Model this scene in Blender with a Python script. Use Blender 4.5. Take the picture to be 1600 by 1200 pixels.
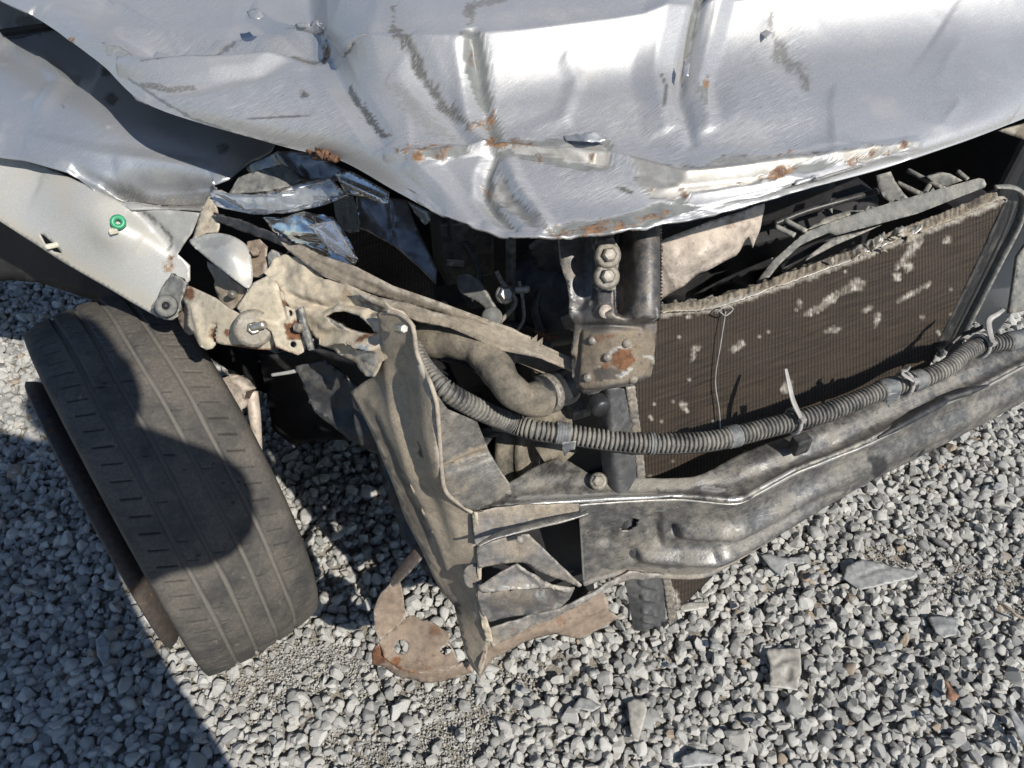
import bpy, bmesh, math, random
import numpy as np
from mathutils import Vector, Matrix
from mathutils.geometry import delaunay_2d_cdt

# ---------------------------------------------------------------- camera, world, sun, exposure
sc = bpy.context.scene
for o in list(bpy.data.objects): bpy.data.objects.remove(o)
col = sc.collection
CAM_H = 1.36; PITCH = math.radians(46.26); FPX = 1200.0        # focal length in pixels of the 1600 px wide photo
cd = bpy.data.cameras.new('camera'); cam = bpy.data.objects.new('camera', cd); col.objects.link(cam)
cam.location = (0, 0, CAM_H); cam.rotation_euler = (math.pi/2-PITCH, 0, 0)
cd.sensor_width = 36; cd.lens = 36*FPX/1600; cd.clip_start = 0.02; cd.clip_end = 2000
sc.camera = cam
SUN = Vector((0.463, -0.546, 0.698)).normalized()
w = bpy.data.worlds.new('World'); sc.world = w; w.use_nodes = True
wn = w.node_tree; bg = wn.nodes['Background']
sky = wn.nodes.new('ShaderNodeTexSky'); sky.sky_type = 'NISHITA'; sky.sun_disc = False
sky.sun_elevation = math.asin(SUN.z); sky.sun_rotation = math.atan2(SUN.x, SUN.y)
sky.air_density = 1.0; sky.dust_density = 0.3; sky.ozone_density = 2.5
wn.links.new(sky.outputs[0], bg.inputs[0]); bg.inputs[1].default_value = 0.095
sd = bpy.data.lights.new('sun', 'SUN'); sd.energy = 5.0; sd.angle = math.radians(0.53); sd.color = (1, .94, .84)
so = bpy.data.objects.new('sun', sd); col.objects.link(so); so.location = SUN*20
so.rotation_euler = (-SUN).to_track_quat('-Z', 'Y').to_euler()
sc.view_settings.view_transform = 'Standard'; sc.view_settings.look = 'None'
sc.view_settings.exposure = 0.18; sc.view_settings.gamma = 1; sc.view_settings.use_curve_mapping = False
sc.render.resolution_x = 1024; sc.render.resolution_y = 768

# ---------------------------------------------------------------- helpers: pixels -> points
rng = np.random.default_rng(7); random.seed(7)
CD, SD = math.cos(PITCH), math.sin(PITCH)
EYE = np.array([0, 0, CAM_H])
def rays(p):
    p = np.atleast_2d(np.asarray(p, float)); x = (p[:, 0]-800)/FPX; u = -(p[:, 1]-600)/FPX
    return np.stack([x, CD+u*SD, -SD+u*CD], 1)
KS = .85       # the heights below were first read for a lower car; the shadows on the ground put its front this much nearer the eye
def hz_(z): return CAM_H-(CAM_H-z)*KS
def at(px, py, z):
    z = hz_(z); r = rays((px, py))[0]; return EYE+r*(z-CAM_H)/r[2]
REF = at(1150, 785, .45); YAW = math.radians(22); NRM = np.array([math.sin(YAW), -math.cos(YAW), 0])
LAT = np.array([math.cos(YAW), math.sin(YAW), 0])
def onp(px, py, off):                       # on a vertical plane parallel to the car's front, off metres behind it
    r = rays((px, py))[0]; return EYE+r*np.dot(REF-NRM*off-EYE, NRM)/np.dot(r, NRM)
def o_(px, py, off): return (px, py, onp(px, py, off)[2])
def project(P):
    P = np.atleast_2d(P); y = P[:, 1]; z = P[:, 2]-CAM_H
    d = y*CD-z*SD; up = y*SD+z*CD
    return np.stack([800+FPX*P[:, 0]/d, 600-FPX*up/d], 1)
def tps(anch):                              # smooth surface through anchors; planes stay exact (inverse depth is affine in pixels)
    A = np.asarray(anch, float); xy = A[:, :2]/1000.
    r = rays(A[:, :2]); dep = (hz_(A[:, 2])-CAM_H)/r[:, 2]; val = 1/dep
    n = len(A)
    def K(a, b):
        d = np.sqrt(((a[:, None]-b[None])**2).sum(2))+1e-9; return d*d*np.log(d)
    M = np.zeros((n+3, n+3)); M[:n, :n] = K(xy, xy)+np.eye(n)*1e-5
    M[:n, n] = 1; M[:n, n+1:] = xy; M[n, :n] = 1; M[n+1:, :n] = xy.T
    sol = np.linalg.lstsq(M, np.concatenate([val, np.zeros(3)]), rcond=None)[0]
    def f(p):
        q = np.atleast_2d(p)/1000.; out = K(q, xy)@sol[:n]+sol[n]+q@sol[n+1:]
        return EYE+rays(p)/np.clip(out, .2, 6)[:, None]
    return f
# ---- numpy noise
def _h(i, j, s): 
    v = np.sin(i*127.1+j*311.7+s*74.7)*43758.5453; return v-np.floor(v)
def vn(x, y, s=0):
    i = np.floor(x); j = np.floor(y); a = x-i; b = y-j; a = a*a*(3-2*a); b = b*b*(3-2*b)
    return (_h(i, j, s)*(1-a)+_h(i+1, j, s)*a)*(1-b)+(_h(i, j+1, s)*(1-a)+_h(i+1, j+1, s)*a)*b
def fbm(x, y, s=0, o=4):
    t = 0; a = .5
    for k in range(o): t = t+a*vn(x*2**k, y*2**k, s+k*3.1); a *= .5
    return t
def seg_d(P, line):                         # distance to a polyline and position along it 0..1
    P = np.asarray(P, float); best = np.full(len(P), 1e9); tt = np.zeros(len(P)); sg = np.zeros(len(P)); n = len(line)-1
    for k in range(n):
        a = np.array(line[k], float); b = np.array(line[k+1], float); d = b-a; L = d@d
        t = np.clip(((P-a)@d)/L, 0, 1); q = P-(a+t[:, None]*d); e = np.sqrt((q*q).sum(1)); m = e < best
        best = np.where(m, e, best); tt = np.where(m, (k+t)/n, tt); sg = np.where(m, np.sign(d[0]*q[:, 1]-d[1]*q[:, 0]), sg)
    return best, tt, sg
def inside(P, poly):
    x, y = P[:, 0], P[:, 1]; c = np.zeros(len(P), bool); n = len(poly)
    for k in range(n):
        x1, y1 = poly[k]; x2, y2 = poly[(k+1) % n]
        if y1 == y2: continue
        c ^= ((y1 > y) != (y2 > y)) & (x < (x2-x1)*(y-y1)/(y2-y1)+x1)
    return c
def stroke(P, line, wd, nz=.5, sc_=12, seed=1, taper=True):
    d, t, _ = seg_d(P, line); ww = wd*(np.sin(np.clip(t, .02, .98)*math.pi)**.35 if taper else 1)
    d = d+(fbm(P[:, 0]/sc_, P[:, 1]/sc_, seed)-.5)*2*nz*wd
    return np.clip((ww-d)/1.6+.5, 0, 1)
def blob(P, poly, nz=3, sc_=14, seed=2, soft=1.6):
    Q = P+np.stack([fbm(P[:, 0]/sc_, P[:, 1]/sc_, seed)-.5, fbm(P[:, 0]/sc_, P[:, 1]/sc_, seed+9)-.5], 1)*2*nz
    d, _, _ = seg_d(Q, list(poly)+[poly[0]]); s = np.where(inside(Q, poly), d, -d)
    return np.clip(s/soft+.5, 0, 1)
def spot(P, x, y, r, seed=3, nz=.6):
    d = np.hypot(P[:, 0]-x, P[:, 1]-y)+(fbm(P[:, 0]/(r*.6+2), P[:, 1]/(r*.6+2), seed)-.5)*2*nz*r
    return np.clip((r-d)/(r*.35)+.3, 0, 1)
def mx(*a):
    r = a[0]
    for b in a[1:]: r = np.maximum(r, b)
    return r
def ridge(P, line, wd, kind='tent'):
    d, t, s = seg_d(P, line); q = d/wd; e = np.sin(np.clip(t, .0, 1)*math.pi)**.3
    if kind == 'tent': return np.clip(1-q, 0, 1)*e
    if kind == 'gauss': return np.exp(-q*q)*e
    if kind == 'round': return np.sqrt(np.clip(1-q*q, 0, 1))
    if kind == 'step': return np.clip(s*q, -1, 1)
def resample(pts, n):
    pts = np.asarray(pts, float); L = np.concatenate([[0], np.cumsum(np.sqrt((np.diff(pts, axis=0)**2).sum(1)))])
    t = np.linspace(0, L[-1], n); return np.stack([np.interp(t, L, pts[:, k]) for k in range(pts.shape[1])], 1)
def crom(pts, n, closed=False):
    P = np.asarray(pts, float); m = len(P); out = []
    segs = m if closed else m-1
    for k in range(segs):
        g = lambda i: P[i % m] if closed else P[min(max(i, 0), m-1)]
        a, b, c, d = g(k-1), g(k), g(k+1), g(k+2)
        for t in np.linspace(0, 1, n, endpoint=False):
            out.append(.5*((2*b)+(c-a)*t+(2*a-5*b+4*c-d)*t*t+(3*b-a-3*c+d)*t**3))
    if not closed: out.append(P[-1])
    return np.array(out)
# ---- objects
def link(o, parent=None):
    col.objects.link(o)
    if parent is not None: o.parent = parent
    return o
def empty(name, loc=(0, 0, 0)):
    o = bpy.data.objects.new(name, None); o.empty_display_size = .05; link(o); o.location = loc; return o
def tag(o, label=None, cat=None, group=None, kind=None):
    for k, v in (('label', label), ('category', cat), ('group', group), ('kind', kind)):
        if v: o[k] = v
    return o
def mesh_obj(name, V, F, mat, parent=None, smooth=True, attrs=None, uv=None, thick=0, bevel=0, subs=0):
    V = np.asarray(V, float); org = np.zeros(3)
    if parent is not None:
        q = parent
        while q is not None: org = org+np.array(q.location); q = q.parent
    me = bpy.data.meshes.new(name); me.from_pydata((V-org).tolist(), [], [list(map(int, f)) for f in F])
    if attrs:
        for k, a in attrs.items():
            at_ = me.attributes.new(k, 'FLOAT', 'POINT'); at_.data.foreach_set('value', np.asarray(a, np.float32))
    if uv is not None:
        ul = me.uv_layers.new(name='UVMap'); li = np.zeros(len(me.loops), np.int32); me.loops.foreach_get('vertex_index', li)
        ul.data.foreach_set('uv', np.asarray(uv, np.float32)[li].ravel())
    if smooth: me.polygons.foreach_set('use_smooth', [True]*len(me.polygons))
    me.materials.append(mat); me.update()
    o = bpy.data.objects.new(name, me); link(o, parent)
    if thick: m = o.modifiers.new('thickness', 'SOLIDIFY'); m.thickness = thick; m.offset = -1; m.use_even_offset = False
    if bevel: m = o.modifiers.new('bevel', 'BEVEL'); m.width = bevel; m.segments = 2; m.limit_method = 'ANGLE'
    if subs: m = o.modifiers.new('sub', 'SUBSURF'); m.levels = m.render_levels = subs
    return o
def tri_normals(V, T):
    n = np.cross(V[T[:, 1]]-V[T[:, 0]], V[T[:, 2]]-V[T[:, 0]]); N = np.zeros_like(V)
    for k in range(3): np.add.at(N, T[:, k], n)
    N /= np.linalg.norm(N, axis=1)[:, None]+1e-12
    flip = ((EYE-V)*N).sum(1) < 0; N[flip] *= -1; return N
def sheet(name, outline, anch, mat, parent, res=7, disp=None, noise=None, thick=.0016, holes=(), ragged=0, curve=0, paint=None, smooth_out=False, lift=0):
    """sheet of metal: outline in photo pixels, real depth through anchors (px, py, height), then dents, creases, thickness"""
    ol = np.array(outline, float)
    if lift: anch = [(x, y, z+lift*min(1, max(0, (.47-z)/.34))) for x, y, z in anch]
    if smooth_out: ol = crom(ol, 6, True)
    def dens(pl):
        out = []
        for k in range(len(pl)):
            a, b = pl[k], pl[(k+1) % len(pl)]; n = max(1, int(np.hypot(*(b-a))/res))
            for t in range(n): out.append(a+(b-a)*t/n)
        return np.array(out)
    ol = dens(ol)
    if ragged: ol = ol+np.stack([fbm(ol[:, 0]/9, ol[:, 1]/9, 4)-.5, fbm(ol[:, 0]/9, ol[:, 1]/9, 8)-.5], 1)*2*ragged
    hl = [dens(np.array(h, float)) for h in holes]
    lo, hi = ol.min(0), ol.max(0)
    gx, gy = np.meshgrid(np.arange(lo[0], hi[0], res), np.arange(lo[1], hi[1], res*.866)); gx = gx+(np.arange(gx.shape[0]) % 2)[:, None]*res*.5
    G = np.stack([gx.ravel(), gy.ravel()], 1); G = G[inside(G, ol)]
    G = G[seg_d(G, np.vstack([ol, ol[:1]]))[0] > res*.5] if len(G) else G
    for h in hl:
        if len(G): G = G[~inside(G, h)]; G = G[seg_d(G, np.vstack([h, h[:1]]))[0] > res*.4]
    pts = [ol]+hl+[G]; edges = []; k = 0
    for pl in [ol]+hl:
        n = len(pl); edges += [(k+i, k+(i+1) % n) for i in range(n)]; k += n
    allp = np.vstack([p for p in pts if len(p)])
    vo, _, fo, _, _, _ = delaunay_2d_cdt([Vector(p) for p in allp], edges, [], 0, 1e-4)
    P = np.array([tuple(v) for v in vo]); T = np.array([f for f in fo if len(f) == 3])
    cen = P[T].mean(1); keep = inside(cen, ol)
    for h in hl: keep &= ~inside(cen, h)
    T = T[keep]; used = np.unique(T); mp = -np.ones(len(P), int); mp[used] = np.arange(len(used)); P = P[used]; T = mp[T]
    V = tps(anch)(P); N = tri_normals(V, T)
    d = np.zeros(len(P))
    if noise: a, s_ = noise; d += (fbm(P[:, 0]/s_, P[:, 1]/s_, len(name))-.47)*2*a
    if disp: d += disp(P)
    V = V+N*d[:, None]
    c = V[T]; n = np.cross(c[:, 1]-c[:, 0], c[:, 2]-c[:, 0]); fl = ((EYE-c.mean(1))*n).sum(1) < 0; T[fl] = T[fl][:, ::-1]
    return mesh_obj(name, V, T, mat, parent, attrs=(paint(P) if paint else None), uv=P/1000, thick=thick)
def loft(name, rows, mat, parent, nu, nv, cut=(), disp=None, noise=None, thick=.002, paint=None, lin=False, vdens=None):
    """rows: polylines of (px, py, height), nu columns; rows joined by a smooth curve, nv steps between rows"""
    R = []
    for r in rows:
        r = np.array(r, float); pts = np.array([at(*q) for q in r]) if r.shape[1] == 3 else r
        R.append(resample(crom(pts, 8), nu))
    R = np.array(R)
    nvs = [nv]*(len(R)-1) if vdens is None else vdens
    G = []
    for k in range(len(R)-1):
        a, b, c, d = R[max(k-1, 0)], R[k], R[k+1], R[min(k+2, len(R)-1)]
        for t in np.linspace(0, 1, nvs[k], endpoint=False):
            G.append(b+(c-b)*t if lin else .5*((2*b)+(c-a)*t+(2*a-5*b+4*c-d)*t*t+(3*b-a-3*c+d)*t**3))
    G.append(R[-1]); G = np.array(G); nr, nc = G.shape[:2]; V = G.reshape(-1, 3)
    i = np.arange(nr*nc).reshape(nr, nc); Q = np.stack([i[:-1, :-1], i[:-1, 1:], i[1:, 1:], i[1:, :-1]], -1).reshape(-1, 4)
    P = project(V); T = np.vstack([Q[:, :3], Q[:, [0, 2, 3]]]); N = tri_normals(V, T)
    d = np.zeros(len(V))
    if noise: a, s_ = noise; d += (fbm(P[:, 0]/s_, P[:, 1]/s_, len(name))-.47)*2*a
    if disp: d += disp(P)
    V = V+N*d[:, None]
    for h in cut: Q = Q[~inside(P[Q].mean(1), h)]
    c = V[Q]; n = np.cross(c[:, 1]-c[:, 0], c[:, 2]-c[:, 0])
    if (((EYE-c.mean(1))*n).sum(1) < 0).mean() > .5: Q = Q[:, ::-1]
    return mesh_obj(name, V, Q, mat, parent, attrs=(paint(P) if paint else None), uv=P/1000, thick=thick)
def frames(P):
    P = np.asarray(P, float); T = np.gradient(P, axis=0); T /= np.linalg.norm(T, axis=1)[:, None]
    u = np.cross(T[0], [0, 0, 1.]); 
    if np.linalg.norm(u) < .1: u = np.cross(T[0], [0, 1., 0])
    U = []
    for t in T:
        u = u-t*(u@t); u = u/np.linalg.norm(u); U.append(u.copy())
    U = np.array(U); return T, U, np.cross(T, U)
def tube(name, pts, rad, mat, parent, segs=16, smooth_n=10, fn=None, cap=True, flat=1.0, n=None):
    P = crom(pts, smooth_n) if smooth_n > 1 else np.asarray(pts, float)
    if n: P = resample(P, n)
    T, U, W = frames(P); L = np.concatenate([[0], np.cumsum(np.linalg.norm(np.diff(P, axis=0), axis=1))])
    r = np.interp(L/L[-1], np.linspace(0, 1, len(rad)), rad) if hasattr(rad, '__len__') else np.full(len(P), rad)
    if fn is not None: r = fn(L, r)
    a = np.linspace(0, 2*math.pi, segs, endpoint=False)
    V = P[:, None]+r[:, None, None]*(np.cos(a)[None, :, None]*U[:, None]+flat*np.sin(a)[None, :, None]*W[:, None])
    m = len(P); V = V.reshape(-1, 3); F = []
    for i in range(m-1):
        for j in range(segs): k = (j+1) % segs; F.append((i*segs+j, i*segs+k, (i+1)*segs+k, (i+1)*segs+j))
    if cap: F.append(tuple(range(segs))[::-1]); F.append(tuple((m-1)*segs+j for j in range(segs)))
    return mesh_obj(name, V, F, mat, parent, uv=np.stack([np.repeat(L, segs), np.tile(a/6.283, m)], 1))
def lathe(name, prof, org, axis, mat, parent, segs=48, smooth=True, fn=None, closed=False):
    a = np.array(axis, float); a /= np.linalg.norm(a); u = np.cross([0, 0, 1.], a)
    if np.linalg.norm(u) < .05: u = np.array([1., 0, 0])
    u /= np.linalg.norm(u); v = np.cross(a, u); pr = np.array(prof, float); n = len(pr); th = np.linspace(0, 2*math.pi, segs, endpoint=False)
    r = np.repeat(pr[:, :1], segs, 1); h = np.repeat(pr[:, 1:2], segs, 1)
    if fn is not None: r, h = fn(r, h, np.repeat(th[None], n, 0))
    V = np.array(org)+h[..., None]*a+r[..., None]*(np.cos(th)[None, :, None]*u+np.sin(th)[None, :, None]*v)
    i = np.arange(n*segs).reshape(n, segs); j = np.roll(i, -1, 1)
    Q = np.stack([i[:-1], j[:-1], j[1:], i[1:]], -1).reshape(-1, 4).tolist()
    if closed: Q += np.stack([i[-1], j[-1], j[0], i[0]], -1).tolist()
    elif pr[0, 0] > 1e-6 and False: pass
    o = mesh_obj(name, V.reshape(-1, 3), Q, mat, parent, smooth=smooth, uv=np.stack([np.tile(th/6.283, n), np.repeat(np.arange(n)/n, segs)], 1))
    return o
def box(name, c, size, mat, parent, rot=None, bevel=.004, jit=0):
    s = np.array(size)/2; V = np.array([(x, y, z) for x in (-1, 1) for y in (-1, 1) for z in (-1, 1)], float)*s
    if jit: V = V*(1+(rng.random(V.shape)-.5)*jit)
    M = np.array(rot) if rot is not None else np.stack([LAT, -NRM, [0, 0, 1]], 1)
    V = V@M.T+np.array(c)
    F = [(0, 1, 3, 2), (4, 6, 7, 5), (0, 4, 5, 1), (2, 3, 7, 6), (0, 2, 6, 4), (1, 5, 7, 3)]
    return mesh_obj(name, V, F, mat, parent, smooth=False, bevel=bevel)
def bolt(name, c, axis, r, h, mat, parent, washer=None, wmat=None):
    """hex bolt standing on a surface; the washer is its sub-part"""
    b = lathe(name, [(0, h), (r*.75, h), (r, h*.8), (r, -.004), (0, -.004)], c, axis, mat, parent, segs=6, smooth=False)
    if washer: lathe('washer', [(0, .003), (washer*.8, .003), (washer, .0015), (washer, -.003), (0, -.003)], c, axis, wmat or mat, b, segs=28)
    return b

# ---------------------------------------------------------------- materials
def nt(name):
    m = bpy.data.materials.new(name); m.use_nodes = True; t = m.node_tree; t.nodes.clear()
    out = t.nodes.new('ShaderNodeOutputMaterial'); b = t.nodes.new('ShaderNodeBsdfPrincipled'); t.links.new(b.outputs[0], out.inputs[0])
    return m, t, b
class NB:
    def __init__(s, t): s.t = t; s.co = t.nodes.new('ShaderNodeTexCoord'); s.L = t.links.new
    def N(s, ty, **k):
        n = s.t.nodes.new(ty)
        for a, v in k.items(): setattr(n, a, v)
        return n
    def sock(s, i, v):
        if hasattr(v, 'is_output'): s.L(v, i)
        else: i.default_value = v
    def noise(s, scale, detail=4, rough=.6, vec=None, dist=0):
        n = s.N('ShaderNodeTexNoise'); s.L(vec or s.co.outputs['Object'], n.inputs['Vector']); n.inputs['Scale'].default_value = scale
        n.inputs['Detail'].default_value = detail; n.inputs['Roughness'].default_value = rough; n.inputs['Distortion'].default_value = dist; return n.outputs[0]
    def ramp(s, f, a, b):
        n = s.N('ShaderNodeMapRange'); n.interpolation_type = 'SMOOTHSTEP'; s.sock(n.inputs[0], f); n.inputs[1].default_value = a; n.inputs[2].default_value = b; return n.outputs[0]
    def mix(s, f, a, b):
        n = s.N('ShaderNodeMix', data_type='RGBA'); s.sock(n.inputs[0], f); s.sock(n.inputs[6], a); s.sock(n.inputs[7], b); return n.outputs[2]
    def math(s, op, a, b=0.):
        n = s.N('ShaderNodeMath', operation=op); s.sock(n.inputs[0], a); s.sock(n.inputs[1], b); return n.outputs[0]
    def attr(s, nm): n = s.N('ShaderNodeAttribute'); n.attribute_name = nm; return n.outputs['Fac']
    def bump(s, h, st, dist, prev=None):
        n = s.N('ShaderNodeBump'); n.inputs['Strength'].default_value = st; n.inputs['Distance'].default_value = dist; s.L(h, n.inputs['Height'])
        if prev: s.L(prev, n.inputs['Normal'])
        return n.outputs[0]
    def mapv(s, scale, rot=0, src='UV'):
        r = s.N('ShaderNodeMapping'); s.L(s.co.outputs[src], r.inputs[0]); r.inputs['Rotation'].default_value = (0, 0, rot)
        n = s.N('ShaderNodeMapping'); s.L(r.outputs[0], n.inputs[0]); n.inputs['Scale'].default_value = scale; return n.outputs[0]
        n = s.N('ShaderNodeMapping'); s.L(s.co.outputs[src], n.inputs[0]); n.inputs['Scale'].default_value = scale; n.inputs['Rotation'].default_value = (0, 0, rot); return n.outputs[0]
def c4(c): return (c[0], c[1], c[2], 1)
RUST1, RUST2 = (.20, .092, .042, 1), (.08, .036, .02, 1)
def grime(name, base, dust=(.30, .235, .16), dustamt=.5, rust=0., metal=.0, rough=.6, scale=14, bump=.3, var=.25, scratch=0., spec=.5, speck=0., edge=.55, ang=.4, grain=0.):
    m, t, b = nt(name); n = NB(t)
    n1 = n.noise(scale, 8, .72); n2 = n.noise(scale*5, 5, .7); n3 = n.noise(scale*.4, 3, .5); fine = n.noise(380, 3, .6)
    dark = tuple(x*(1-var) for x in base); lite = tuple(min(1, x*(1+var)) for x in base)
    c = n.mix(n.ramp(n2, .3, .7), c4(dark), c4(lite))
    # dust lies in patches and runs, denser where the big noise is high
    f = n.math('ADD', n.math('MULTIPLY', n1, .65), n.math('MULTIPLY', n2, .35)); f = n.ramp(f, .58-.3*dustamt, .76-.12*dustamt)
    f = n.math('MULTIPLY', f, min(1, .45+.6*dustamt)); f = n.math('MAXIMUM', f, n.attr('dustm'))
    d2 = tuple(x*.72 for x in dust); c = n.mix(f, c, n.mix(n.ramp(fine, .35, .65), c4(d2), c4(dust)))
    rg = n.mix(f, (rough,)*3+(1,), (.9, .9, .9, 1)); mt = n.math('MULTIPLY', n.math('SUBTRACT', 1., f), metal)
    if grain:
        g = n.ramp(n.noise(8, 5, .7, n.mapv((2.5, 60, 1), ang)), .35, .65); c = n.mix(n.math('MULTIPLY', g, grain), c, n.mix(.5, c4(tuple(x*.35 for x in base)), c))
    if speck:
        s = n.ramp(n.noise(190, 2, .5), .64, .70); c = n.mix(n.math('MULTIPLY', s, speck), c, c4(tuple(x*.35 for x in base)))
    if scratch:
        v = n.mapv((6, 160, 1), ang); s1 = n.ramp(n.noise(9, 3, .6, v), .62, .66); v2 = n.mapv((150, 9, 1), .7); s2 = n.ramp(n.noise(6, 3, .6, v2), .66, .69)
        s = n.math('MULTIPLY', n.math('MAXIMUM', s1, s2), scratch); c = n.mix(s, c, (.42, .41, .38, 1))
    ge = n.N('ShaderNodeNewGeometry'); ed = n.math('MULTIPLY', n.ramp(ge.outputs['Pointiness'], .53, .60), n.ramp(n2, .40, .6)); c = n.mix(n.math('MULTIPLY', ed, edge), c, (.46, .43, .38, 1))
    bare = n.attr('bare'); c = n.mix(bare, c, (.60, .60, .58, 1)); mt = n.math('MAXIMUM', mt, n.math('MULTIPLY', bare, .8)); rg = n.mix(bare, rg, (.3, .3, .3, 1))
    dk = n.attr('dark'); c = n.mix(dk, c, (.025, .026, .03, 1))
    rm = n.math('MAXIMUM', n.math('MULTIPLY', n.ramp(n.noise(scale*.9, 7, .72), .66-.22*rust, .74-.2*rust), min(1, rust*2)), n.attr('rust')) if rust else n.attr('rust')
    c = n.mix(rm, c, n.mix(n.ramp(n2, .35, .65), RUST2, RUST1)); mt = n.math('MULTIPLY', mt, n.math('SUBTRACT', 1., rm)); rg = n.mix(rm, rg, (.92, .92, .92, 1))
    n.L(c, b.inputs['Base Color']); n.sock(b.inputs['Metallic'], mt); n.L(rg, b.inputs['Roughness']); b.inputs['Specular IOR Level'].default_value = spec
    hb = n.bump(n2, bump*.5, .004); hb = n.bump(fine, bump*.5, .0012, hb); hb = n.bump(rm, .5, .001, hb); n.L(hb, b.inputs['Normal'])
    return m
def paint_mat(name, base=(.42, .422, .43), scr=1., dust=.2, metal=.52):
    """silver metallic lacquer with scratches, primer where it peeled, bare steel and rust"""
    m, t, b = nt(name); n = NB(t)
    big = n.noise(5, 4, .6); fl = n.noise(900, 1, .5)
    c = n.mix(n.ramp(big, .3, .7), c4(tuple(x*.93 for x in base)), c4(tuple(x*1.05 for x in base)))
    c = n.mix(n.ramp(fl, .4, .75), c, c4(tuple(min(1, x*1.25) for x in base)))
    v = n.mapv((4, 130, 1), .42); s1 = n.ramp(n.noise(7, 4, .65, v), .54, .62); v2 = n.mapv((4, 110, 1), .50); s2 = n.ramp(n.noise(9, 4, .6, v2), .58, .65)
    zone = n.math('MULTIPLY', n.ramp(n.noise(7, 3, .5), .44, .58), scr); z2 = n.attr('scuff')
    lite = n.math('MULTIPLY', s1, n.math('MAXIMUM', n.math('MULTIPLY', zone, .25), z2)); drk = n.math('MULTIPLY', s2, n.math('MAXIMUM', n.math('MULTIPLY', zone, .12), n.math('MULTIPLY', z2, .7)))
    c = n.mix(n.math('MULTIPLY', lite, .7), c, (.68, .68, .66, 1)); c = n.mix(drk, c, (.16, .155, .14, 1))
    dn = n.math('MULTIPLY', n.ramp(n.noise(11, 6, .7), .5, .72), dust); dn = n.math('MAXIMUM', dn, n.attr('dustm'))
    c = n.mix(dn, c, (.36, .33, .27, 1))
    pr = n.attr('primer'); c = n.mix(pr, c, n.mix(n.ramp(n.noise(60, 4, .6), .3, .7), (.13, .138, .138, 1), (.19, .198, .195, 1)))
    ba = n.attr('bare'); c = n.mix(ba, c, n.mix(n.ramp(n.noise(80, 4, .6), .35, .7), (.36, .34, .305, 1), (.50, .485, .455, 1)))
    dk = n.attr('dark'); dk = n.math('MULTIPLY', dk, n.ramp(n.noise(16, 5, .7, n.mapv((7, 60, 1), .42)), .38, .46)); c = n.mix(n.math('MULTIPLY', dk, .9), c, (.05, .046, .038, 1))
    ol_ = n.attr('outl'); c = n.mix(n.math('MULTIPLY', ol_, .7), c, (.10, .095, .085, 1))
    r = n.attr('rust'); r = n.math('MULTIPLY', r, n.ramp(n.noise(55, 6, .75), .40, .56)); rc = n.mix(n.ramp(n.noise(90, 4, .7), .35, .65), (.085, .042, .024, 1), (.27, .15, .075, 1)); c = n.mix(r, c, rc)
    solid = n.math('SUBTRACT', 1., n.math('MAXIMUM', n.math('MAXIMUM', pr, r), n.math('MAXIMUM', dn, dk)))
    met = n.math('MULTIPLY', solid, metal); n.L(met, b.inputs['Metallic'])
    rg = n.mix(n.math('MAXIMUM', lite, drk), (.40, .40, .40, 1), (.52, .52, .52, 1)); rg = n.mix(ba, rg, (.42, .42, .42, 1)); rg = n.mix(n.math('MAXIMUM', n.math('MAXIMUM', pr, dn), r), rg, (.85, .85, .85, 1))
    n.L(rg, b.inputs['Roughness']); n.L(c, b.inputs['Base Color'])
    b.inputs['Coat Weight'].default_value = .12; b.inputs['Coat Roughness'].default_value = .25
    h = n.bump(pr, .35, .0012); h = n.bump(ba, .35, .0010, h); h = n.bump(r, .5, .0015, h); h = n.bump(n.noise(22, 4, .6), .04, .004, h); h = n.bump(lite, .15, .0006, h); n.L(h, b.inputs['Normal'])
    return m
def plain(name, colr, rough=.5, metal=0., bump=0., bs=60, var=.2, trans=0., coat=0.):
    m, t, b = nt(name); n = NB(t); f = n.noise(bs, 4, .6)
    c = n.mix(n.ramp(f, .3, .7), c4(tuple(x*(1-var) for x in colr)), c4(tuple(min(1, x*(1+var)) for x in colr))); n.L(c, b.inputs['Base Color'])
    b.inputs['Roughness'].default_value = rough; b.inputs['Metallic'].default_value = metal; b.inputs['Transmission Weight'].default_value = trans; b.inputs['Coat Weight'].default_value = coat
    if bump: n.L(n.bump(f, bump, .003), b.inputs['Normal'])
    return m
M = {}
M['paint'] = paint_mat('silver paint')
M['fpaint'] = paint_mat('silver fender paint', (.38, .40, .43), scr=.15, dust=.3, metal=.6)
M['arch'] = paint_mat('dusty silver inner paint', (.40, .40, .385), scr=.1, dust=.6, metal=.15)
M['beige'] = grime('dusty beige steel', (.42, .37, .29), dust=(.50, .41, .29), dustamt=.55, rust=.22, rough=.6, scale=18, bump=.35)
M['beige2'] = grime('beige primed bracket', (.44, .39, .30), dust=(.42, .35, .25), dustamt=.4, rust=.3, rough=.55, scale=22, bump=.3)
M['rail'] = grime('dusty grey brown rail', (.22, .19, .15), dust=(.38, .315, .235), dustamt=.6, rough=.7, scale=16, bump=.3, scratch=.4, ang=-.40, grain=.7)
M['panel'] = grime('dusty brown steel panel', (.24, .21, .175), dust=(.44, .37, .275), dustamt=.9, rust=.1, rough=.65, scale=13, bump=.3, scratch=.15)
M['plate'] = grime('scratched dark plate', (.13, .125, .12), dust=(.31, .26, .19), dustamt=.4, rust=.05, rough=.5, metal=.3, scale=15, bump=.25, scratch=.7)
M['beam'] = grime('worn black beam paint', (.13, .13, .132), dust=(.30, .27, .22), dustamt=.6, rust=.06, rough=.33, metal=.45, grain=.5, ang=.42, scale=17, bump=.3, scratch=.45, speck=.6)
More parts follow.
